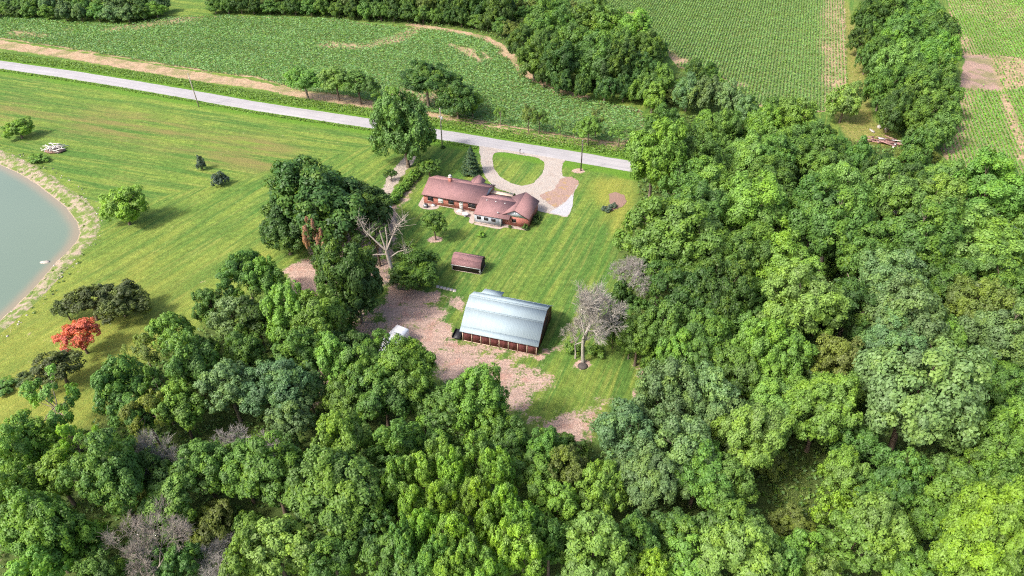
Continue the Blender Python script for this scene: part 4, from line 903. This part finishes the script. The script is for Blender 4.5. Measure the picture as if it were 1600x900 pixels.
T(549, 440, 52, 'd', 'bigfull', 16.5, label='tall dark green tree left of the broken bare trunk', group=None, jitter=0).children
T(560, 470, 34, 'd', 'mid', 9, label='dark tree at the edge of the dirt left of the barn', group=None, jitter=0)
B(653, 447, 4.9, 6.6, 'u', 'midfull', 'big round dark bush beside the broken bare trunk', 'round_bush', 'bush')
B(638, 415, 3.0, 5.6, 'd', 'airy', 'dark airy tree right behind the broken bare trunk')
B(638, 261, 7.3, 18., 'm', 'bigfull', 'large dense tree covering the road beside the transformer pole', variant=2)
B(670, 168, 7., 13., 'd', 'big', 'dark green tree across the road behind the dense roadside tree', variant=3)
B(716, 185, 5.6, 9.5, 'd', 'midfull', 'dark tree across the road beside the bright leaning tree')
B(739, 184, 2.6, 7.4, 'y', 'mid', 'bright yellow-green tree right of the dark tree across the road')
B(482, 156, 4.5, 9.4, 'b', 'mid', 'leftmost of the three trees on the far road bank')
B(530, 158, 4.6, 10., 'l', 'mid', 'middle pale green of the three trees on the far road bank')
B(564, 163, 5., 9.4, 'm', 'mid', 'rightmost dark of the three trees on the far road bank')
B(826, 207, 2.7, 7.6, 'o', 'airy', 'thin roadside tree, left of the pair above the driveway'); B(842, 210, 2.3, 7.2, 'm', 'airy', 'thin roadside tree, right of the pair above the driveway')
B(782, 196, 1.5, 5.8, 'l', 'airy', 'faint thin sapling on the bank right of the dark trees', 'sapling')
B(918, 226, 3.2, 7.6, 'b', 'mid', 'bright roadside tree behind the dark pole'); B(966, 232, 3.2, 6.8, 'l', 'airy', 'pale thin roadside tree at the edge of the right woods')
B(930, 215, 2.2, 8.6, 'o', 'airy', 'slender olive tree behind the bright roadside tree'); B(875, 215, 1.5, 5., 'l', 'airy', 'sparse grey-green sapling left of the bright roadside tree', 'sapling')
B(896, 216, 1.6, 5.4, 'g', 'airy', 'sparse grey sapling just left of the dark pole', 'sapling')
B(672, 277, 2.9, 4.6, 'm', 'mid', 'round green bush at the far left corner of the house', 'round_bush', 'bush')
B(612, 283, 1.3, 3.2, 'd', 'small', 'small dark shrub beside the gravel track near the big tree', 'shrub', 'shrub')
B(681, 375, 2.6, 7., 'm', 'mid', 'young green tree in a mulch ring behind the house', variant=1)
B(752, 369, .9, .9, 'y', 'bush', 'low yellow-green shrub on the lawn behind the grey addition', 'shrub', 'shrub')
B(35, 216, 3.2, 4.8, 'y', 'midfull', 'lime green young tree in the meadow at the far left'); B(203, 351, 4.4, 8.6, 'y', 'midfull', 'loose lime green tree standing alone beside the pond', variant=0)

B(317, 265, 1.15, 3.4, 'blue', 'bush', 'narrow grey-green shrub, left of two in the meadow', 'shrub', 'shrub'); B(344, 289, 1.8, 3.1, 'blue', 'bush', 'round grey-green shrub, right of two in the meadow', 'shrub', 'shrub')
B(60, 252, 2.2, 1.5, 'b', 'bush', 'low green bush growing in front of the pale brush pile', 'low_bush', 'bush'); B(6, 608, 1.9, 1.4, 'm', 'bush', 'low round bush at the left edge below the pond', 'low_bush', 'bush')
B(197, 493, 4.3, 7., 'pine', 'midfull', 'dark pine nearest the meadow, right of the red pine', 'pine_tree'); B(152, 500, 3.8, 7., 'pine', 'pine', 'dark pine behind the red dying pine', 'pine_tree')
B(137, 552, 3.2, 6.8, 'red', 'pine', 'dying pine with rust red needles', 'pine_tree'); B(105, 598, 3.6, 6.0, 'pine', 'pine', 'thin dark pine below the red pine', 'pine_tree', variant=1); B(66, 612, 3.0, 5., 'pine', 'airy', 'sparse olive pine at the left, lowest of the pines', 'pine_tree')
B(110, 500, 2.2, 4.4, 'pine', 'pine', 'small dark pine at the pond side of the red pine', 'pine_tree')
for x, yb, R, h, l_ in ((957, 332-8, .9, .9, 'small shrub at upper end of the mulch bed'), (948, 330, 1.1, 1.0, 'grey-green shrub at lower end of the mulch bed')): B(x, yb, R, h, 'blue', 'bush', l_, 'shrub', 'shrub')
for u, w, R, h, l_ in ((26.3, -3.4, .75, 1.2, 'dark shrub at the right front corner of the garage'), (22.7, -3.7, .4, .6, 'tiny shrub under the garage window'), (27.6, -.5, .8, 1.1, 'shrub along the right garage wall, nearest the corner'), (27.7, 1.6, .85, 1.1, 'shrub along the right garage wall, farther back')):
    q = H(u, w); put_tree('shrub', 'bush', q[0], q[1], 0, R, h, 'd', l_, 'shrubs around the garage', 'shrub')
for k in range(5):
    q = H(15.9+k*.85, 9.2); put_tree('hedge_shrub', 'bush', q[0], q[1], 0, .65, .9, 'd', ORD[k]+' clipped dark shrub from left in the low hedge before the porch', 'low hedge before the porch', 'shrub')
hp = poly([(612, 318), (626, 303), (640, 287), (650, 274)]); nh = 13
for k in range(nh):
    f = k/(nh-1)*(len(hp)-1); i = min(int(f), len(hp)-2); q = hp[i]+(hp[i+1]-hp[i])*(f-i)
    put_tree('hedge_shrub', 'bush', q[0], q[1], 0, 1.25, 1.7, 'b', ORD[k]+' shrub, counted from near end, in hedge left of the house', 'hedge along the gravel track', 'shrub', jitter=.08)
B(600, 345, 2.1, 3.6, 'm', 'small', 'green shrub at the near end of the drive hedge', 'shrub', 'shrub')
B(692, 231.5, .55, .7, 'd', 'bush', 'tiny dark shrub right beside the transformer pole', 'shrub', 'shrub')
sp0 = cone_mesh(5, 2.9, 7.2, 12000, .30); q = G(736, 271); ev = empty('spruce_tree', (q[0], q[1], 0), 0, 'dark conical evergreen beside the left driveway mouth', 'tree'); cc = obj('crown', sp0, ev); cc.color = (*COL['spruce'], 1)
MB().tube([(0, 0, -.2), (0, 0, 1.2), (0, 0, 6.8)], [.16, .12, .03], 8).build('trunk', M['dark_pole'], ev)
# shrubs at the wood's edges and in the grove
for x, y, r, c_, l_ in ((960, 515, 20, 'd', 'dark bush left at the wood edge right of the bare tree'), (1010, 140, 26, 'm', 'bush at lower right end of the grove between corn fields'), (1035, 130, 22, 'b', 'bright bush beside the grey willows below the corn'), (1088, 122, 19, 'd', 'small round dark tree above the grey willows'),
        (1075, 148, 26, 'g', 'grey willow shrub, left of the willow clump'), (1105, 150, 30, 'g', 'large grey willow shrub in the middle of the willow clump'), (1140, 158, 26, 'g', 'grey willow shrub, right of the willow clump'), (1165, 180, 22, 'g', 'grey shrub below the willow clump'), (1320, 163, 30, 'l', 'pale tree at the near end of the grass lane'),
        (1020, 155, 20, 'b', 'vine covered bush below the grove'), (985, 535, 18, 'm', 'low bush at the wood edge above the dry patch'), (1030, 555, 24, 'm', 'round bush above the grey-green trees at the lawn edge'), (970, 470, 22, 'd', 'dark bush below the faint bare tree'), (1428, 240, 22, 'm', 'bush right of the scrap heap'), (1338, 252, 20, 'm', 'bush left of the scrap heap')):
    T(x, y, r, c_, 'midfull', label=l_, name='wild_bush', group='bushes at the wood edges')
# bushes along the near wall of the grove
for k, (x, y) in enumerate(((850, 118), (880, 132), (910, 138), (945, 142), (975, 140))): T(x, y, 17, 'd', 'midfull', label=ORD[k]+' dark bush from left along the track below the grove', name='wild_bush', group='bushes at the wood edges')

# ------------------------------------------------------------------ bare trees
def bare_segs(seed, h, spread, depth=6, r0=.22, fork=.3, lean=(0, 0), nfork=3, up=.25):
    r = np.random.default_rng(seed); segs = []
    def grow(p0, d, L2, rad, k):
        rad = max(rad, .012); m = p0+d*L2*.5+r.normal(0, .05*L2, 3); p1 = p0+d*L2+r.normal(0, .06*L2, 3); segs.append((p0, m, rad, rad*.86)); segs.append((m, p1, rad*.86, rad*.7))
        if k == 0: return
        n = nfork if k > 1 else 6
        for i in range(n):
            nd = unit(d+r.normal(0, spread, 3)+np.array([0, 0, up*.5])); grow(p1 if r.random() < .6 else m+(p1-m)*r.random(), nd, L2*(r.uniform(.55, .82) if k > 1 else r.uniform(.9, 1.9)), rad*r.uniform(.45, .66), k-1)
    d0 = unit(np.array([lean[0], lean[1], 1.])); grow(np.array([0, 0, -.2]), d0, h*fork, r0, depth)
    return segs
def bare_tree(x, yb, mesh, rz, s_, label, tint, name='bare_tree'):
    p_ = G(x, yb); o_ = empty(name, (p_[0], p_[1], 0), rz, label, 'bare tree'); o_.scale = (s_, s_, s_)
    q = obj('trunk_and_branches', mesh, o_); q.color = (*tint, 1); return o_
bs = [seg_tubes(bare_segs(58, 13, .46, 7, .2, .27, up=.5), 'branches', M['bark'], 6), seg_tubes(bare_segs(32, 11, .60, 7, .17, .22), 'branches', M['bark'], 6), seg_tubes(bare_segs(37, 12, .50, 7, .17, .26), 'branches', M['bark'], 6)]
GREY = (.36, .330, .285); PINK = (.315, .290, .265); TAN = (.43, .36, .28)
bare_tree(911, 566, bs[0], .4, 1.85, 'large bare grey tree standing on the lawn right of the barn', GREY)
bare_tree(899, 560, bs[2], 2.1, 1.1, 'thinner bare stem left beside the large bare tree', GREY)
bare_tree(975, 478, bs[2], 1.3, 1.35, 'faint twiggy bare tree at the wood edge above the large one', PINK)
def bare_crown(x, y, mesh, rz, s_, hc, label, tint): p_ = G(x, y, hc); o_ = empty('bare_tree', (p_[0], p_[1], 0), rz, label, 'bare tree'); o_.scale = (s_, s_, s_); q = obj('trunk_and_branches', mesh, o_); q.color = (*tint, 1)
bare_crown(365, 662, bs[1], .2, 1.5, 12.5, 'dead grey tree with spread crown above the left woods, upper one', PINK)
bare_crown(335, 828, bs[1], 2.4, 1.45, 13., 'dead grey tree with fan of branches at the bottom left', PINK)
bare_crown(205, 845, bs[2], 3.4, 1.35, 12.5, 'dead brown twiggy tree left of the fan shaped dead tree', (.27, .235, .20))
bare_crown(250, 690, bs[0], 5.0, 1.2, 11., 'half dead grey tree in the dark gap of the left woods', GREY)
bare_crown(1180, 528, bs[0], 1.0, .8, 8., 'few bare pale branches sticking out of the woods right of the barn', TAN)
bare_crown(612, 420, bs[1], 4.0, .55, 3.5, 'low tangle of dead grey branches behind the broken trunk', GREY)
# the broken trunk with splayed stubs
sg = []
def limb(pts, r0, r1):
    for i in range(len(pts)-1):
        a, b2 = np.array(pts[i], float), np.array(pts[i+1], float); f0, f1 = i/(len(pts)-1), (i+1)/(len(pts)-1); sg.append((a, b2, r0+(r1-r0)*f0, r0+(r1-r0)*f1))
limb([(0, 0, -.2), (-.25, 0, 2.5), (-.75, 0, 5.0), (-1.05, .1, 7.0)], .38, .27)
limb([(-1.05, .1, 7.), (-2.6, .2, 8.6), (-4.2, .6, 10.2), (-5.1, 1., 12.2)], .17, .04); limb([(-1.05, .1, 7.), (-1.4, .2, 8.6), (-1.7, .2, 10.4)], .17, .10); limb([(-1.0, .1, 7.), (-.7, .3, 8.6), (-.75, .3, 10.9)], .15, .09)
limb([(-.9, .1, 7.2), (.0, .3, 9.), (1.1, .6, 11.0), (3.0, 1.0, 12.6)], .17, .03); limb([(-.85, .1, 5.6), (.8, .4, 6.6), (2.0, .5, 6.9)], .14, .04); limb([(-1.0, 0, 6.4), (-3.0, -.4, 6.6), (-4.6, -.6, 6.0)], .12, .03)
rb = np.random.default_rng(41)
for st in ((2.0, .8, 11.8), (1.0, .6, 10.9), (.3, .4, 9.6), (-4.6, .8, 11.2), (-3.6, .5, 9.6), (1.8, .5, 6.9), (-4.2, -.5, 6.1)):
    for _ in range(26):
        a = np.array(st)+rb.normal(0, .3, 3); b2 = a+rb.normal(0, 1., 3)*np.array([.8, .8, .7])+np.array([.1, .1, .7]); sg.append((a, b2, .03, .012))
p_ = G(621, 452); bt = empty('bare_tree', (p_[0], p_[1], 0), 0, 'tall broken bare trunk with splayed stub limbs left of the shed', 'bare tree')
bt.scale = (1.2, 1.2, 1.35); q = obj('trunk_and_limbs', seg_tubes(sg, 'limbs', M['bark'], 8), bt); q.color = (.36, .31, .26, 1)
for x, y, hc, a, h_, l_ in ((1320, 470, 5., .35, 12, 'pale leaning trunk visible in a dark gap of the right woods'), ):
    p_ = G(x, y, hc); o_ = empty('bare_tree', (p_[0], p_[1], 0), 0, l_, 'bare tree'); q = obj('trunk_and_branches', seg_tubes([(np.array([-1.2, 0, 0]), np.array([0, 0, hc]), .28, .24), (np.array([0, 0, hc]), np.array([1.8, 0, h_]), .24, .1), (np.array([.6, 0, 8.]), np.array([-1, .6, 11.]), .12, .05)], 'stem', M['bark'], 8), o_); q.color = (.34, .28, .22, 1)
st_ = G(910.5, 572); MB().lathe([(.95, 0), (.8, .18), (.55, .32), (.45, .36)], k=14).build('mulch_mound', M['dark_pole'], loc=(st_[0], st_[1], 0), label='brown mulch mound at the foot of the large bare tree', cat='mound')
for k, (x, y) in enumerate(((893, 548), (930, 553))): put_tree('sucker_shrub', 'bush', *G(x, y)[:2], 0, 1.5, 1.9, 'b', ('left' if k == 0 else 'right')+' green sucker shrub at the foot of the large bare tree', None, 'shrub')

# ------------------------------------------------------------------ crops, weeds and undergrowth (nobody could count these)
def scatter_leaves(name, P0, ln, wd, tilt, zlo, zhi, colour, label, cat, per=1, seed=1, lvmul=None, along=None, var=.8):
    r = np.random.default_rng(seed); n = len(P0)*per; Pc = np.repeat(P0, per, 0)+np.column_stack([r.normal(0, ln*.28, (n, 2)) if along is None else r.normal(0, .22, (n, 1))*np.array([[math.cos(along), math.sin(along)]])+r.normal(0, .06, (n, 2)), np.zeros(n)])
    Pc[:, 2] += r.uniform(zlo, zhi, n); ph = r.random(n)*6.283; N = unit(np.stack([np.cos(ph)*tilt, np.sin(ph)*tilt, np.ones(n)], -1)+r.normal(0, .2, (n, 3)))
    l_ = ln*r.uniform(.7, 1.35, n); V, Q = leaf_cards(Pc, N, l_, l_*wd, r, None if along is None else np.array([[math.cos(along), math.sin(along), 0]])); lv = np.clip(.5+(r.random(n)-.5)*var, 0, 1)
    if lvmul is not None: lv = np.clip(lv*np.repeat(lvmul, per), 0, 1)
    col = np.stack([lv, r.random(n), lv, lv], -1).repeat(4, 0)
    o_ = obj(name, make_mesh(name, V, Q, [M['leaf']], [('lv', 'FLOAT_COLOR', 'POINT', col)]), kind='stuff', label=label, cat=cat); o_.color = (*colour, 1); return o_
def rows(P, ang, spacing, step, seed, keep):
    r = np.random.default_rng(seed); d = np.array([math.cos(ang), math.sin(ang)]); n = np.array([-d[1], d[0]]); a = P@d; b = P@n
    aa = np.arange(a.min(), a.max(), step); bb = np.arange(b.min(), b.max(), spacing); A_, B_ = np.meshgrid(aa, bb)
    A_ = A_+r.uniform(-.5, .5, A_.shape)*step; B_ = B_+r.normal(0, .05, B_.shape)
    x = (A_*d[0]+B_*n[0]).ravel(); y = (A_*d[1]+B_*n[1]).ravel(); ok = inside(P, x, y); x, y = x[ok], y[ok]
    vis = np.abs(x) < (y*_c+CAM_H*_s)*.75+4; x, y = x[vis], y[vis]
    k = keep(x, y) > r.random(len(x)); return np.column_stack([x[k], y[k], np.zeros(k.sum())])
rowA = math.radians(-17); rowB = math.radians(90-19)
pA = rows(FIELD_A, rowA, .92, .42, 1, keepA); pB = rows(FIELD_B, rowB, 1.0, .36, 2, keepB); pC = rows(FIELD_C, rowB, 1.0, .40, 3, keepC)
print('corn', len(pA), len(pB), len(pC))
def bands(P, a): u_ = P[:, 0]*math.cos(a)+P[:, 1]*math.sin(a); v_ = -P[:, 0]*math.sin(a)+P[:, 1]*math.cos(a); return .55+.9*fbm(u_*.12, v_, 7., 41)
CORN = (.130, .270, .078)
scatter_leaves('corn_crop', pA, .72, .5, .7, .2, .75, CORN, 'blue-green young corn in the field left beyond the road', 'corn', 3, 4, along=rowA, var=.45, lvmul=bands(pA, rowA))
scatter_leaves('corn_crop', pB, .66, .5, .7, .2, .70, (.115, .255, .062), 'green corn rows in the field at the top right of centre', 'corn', 3, 5, along=rowB, var=.45, lvmul=bands(pB, rowB))
scatter_leaves('corn_crop', pC, .60, .5, .7, .15, .6, (.14, .33, .045), 'bright young corn rows in the field at the right edge', 'corn', 4, 6, along=rowB, var=.5, lvmul=bands(pC, rowB))
def pts_in(P, dens, seed, margin=0.):
    r = np.random.default_rng(seed); mn, mx = P.min(0), P.max(0); mn = np.maximum(mn, [-190, 42]); mx = np.minimum(mx, [200, 300]); n = int((mx-mn).prod()*dens)
    x = r.uniform(mn[0], mx[0], n); y = r.uniform(mn[1], mx[1], n); ok = sdist(P, x, y) > margin if margin else inside(P, x, y)
    ok &= (np.abs(x) < (y*_c+CAM_H*_s)*.75+3); x, y = x[ok], y[ok]; return np.column_stack([x, y, np.zeros(len(x))])
und = np.concatenate([pts_in(P, 1.25 if i < 2 else .8, 50+i) for i, P in enumerate(WOODS)])
hgt = 1.3*fbm(und[:, 0], und[:, 1], 5, 91)**1.5; und[:, 2] = hgt*np.random.default_rng(3).random(len(und))
scatter_leaves('undergrowth', und, .52, .62, .8, .05, .35, (.105, .215, .048), 'green undergrowth covering the floor of the woods', 'undergrowth', 4, 7)
# taller weeds on the road verges
vx = np.random.default_rng(77); m = 26000; seg = vx.random(m)*(len(ROAD_MID)-1); i_ = seg.astype(int); f = (seg-i_)[:, None]
wts = np.linalg.norm(np.diff(ROAD_MID, axis=0), axis=1); i_ = vx.choice(len(wts), m, p=wts/wts.sum()); f = vx.random((m, 1)); q = ROAD_MID[i_]*(1-f)+ROAD_MID[i_+1]*f
dv = unit(ROAD_MID[i_+1]-ROAD_MID[i_]); nv = np.stack([-dv[:, 1], dv[:, 0]], -1); side = np.where(vx.random(m) < .78, 1, -1); offm = np.where(side > 0, ROAD_W/2+.35+vx.random(m)**.8*5.2, ROAD_W/2+.3+vx.random(m)**1.6*1.3)
wp = q+nv*(side*offm)[:, None]; ok = (np.abs(wp[:, 0]) < (wp[:, 1]*_c+CAM_H*_s)*.75+3) & (sdist(DRIVE, wp[:, 0], wp[:, 1]) < -.5) & ~((side < 0) & (wp[:, 0] > 0) & (wp[:, 0] < 30)); wp = wp[ok]; side = side[ok]
wz = np.column_stack([wp, np.where(side > 0, .45, .12)*fbm(wp[:, 0], wp[:, 1], 4, 15)])
scatter_leaves('verge_weeds', wz, .42, .5, .55, .0, .3, (.125, .265, .042), 'bright green weeds growing along both road verges', 'weeds', 3, 8)
lane_p = pts_in(LANE, 1.0, 91); scatter_leaves('tall_grass', np.concatenate([lane_p, pts_in(poly([(1205, 735), (1262, 735), (1275, 830), (1230, 850), (1200, 800)]), 9., 92)]), .4, .22, 1.2, .05, .35, (.17, .24, .055), 'yellowish tall grass in the lane and woodland clearing', 'grass', 3, 9)
bankp = np.array([(x_, y_, WATER_Z*float(sm(np.array(d_), 5.2, 0.))) for x_, y_, d_ in pc if d_ > .7 and fbm(np.array([x_]), np.array([y_]), 5, 33)[0] > .5])
scatter_leaves('bank_weeds', bankp, .5, .5, .8, .05, .3, (.11, .205, .045), 'green weeds between the stones of the pond bank', 'weeds', 4, 10)
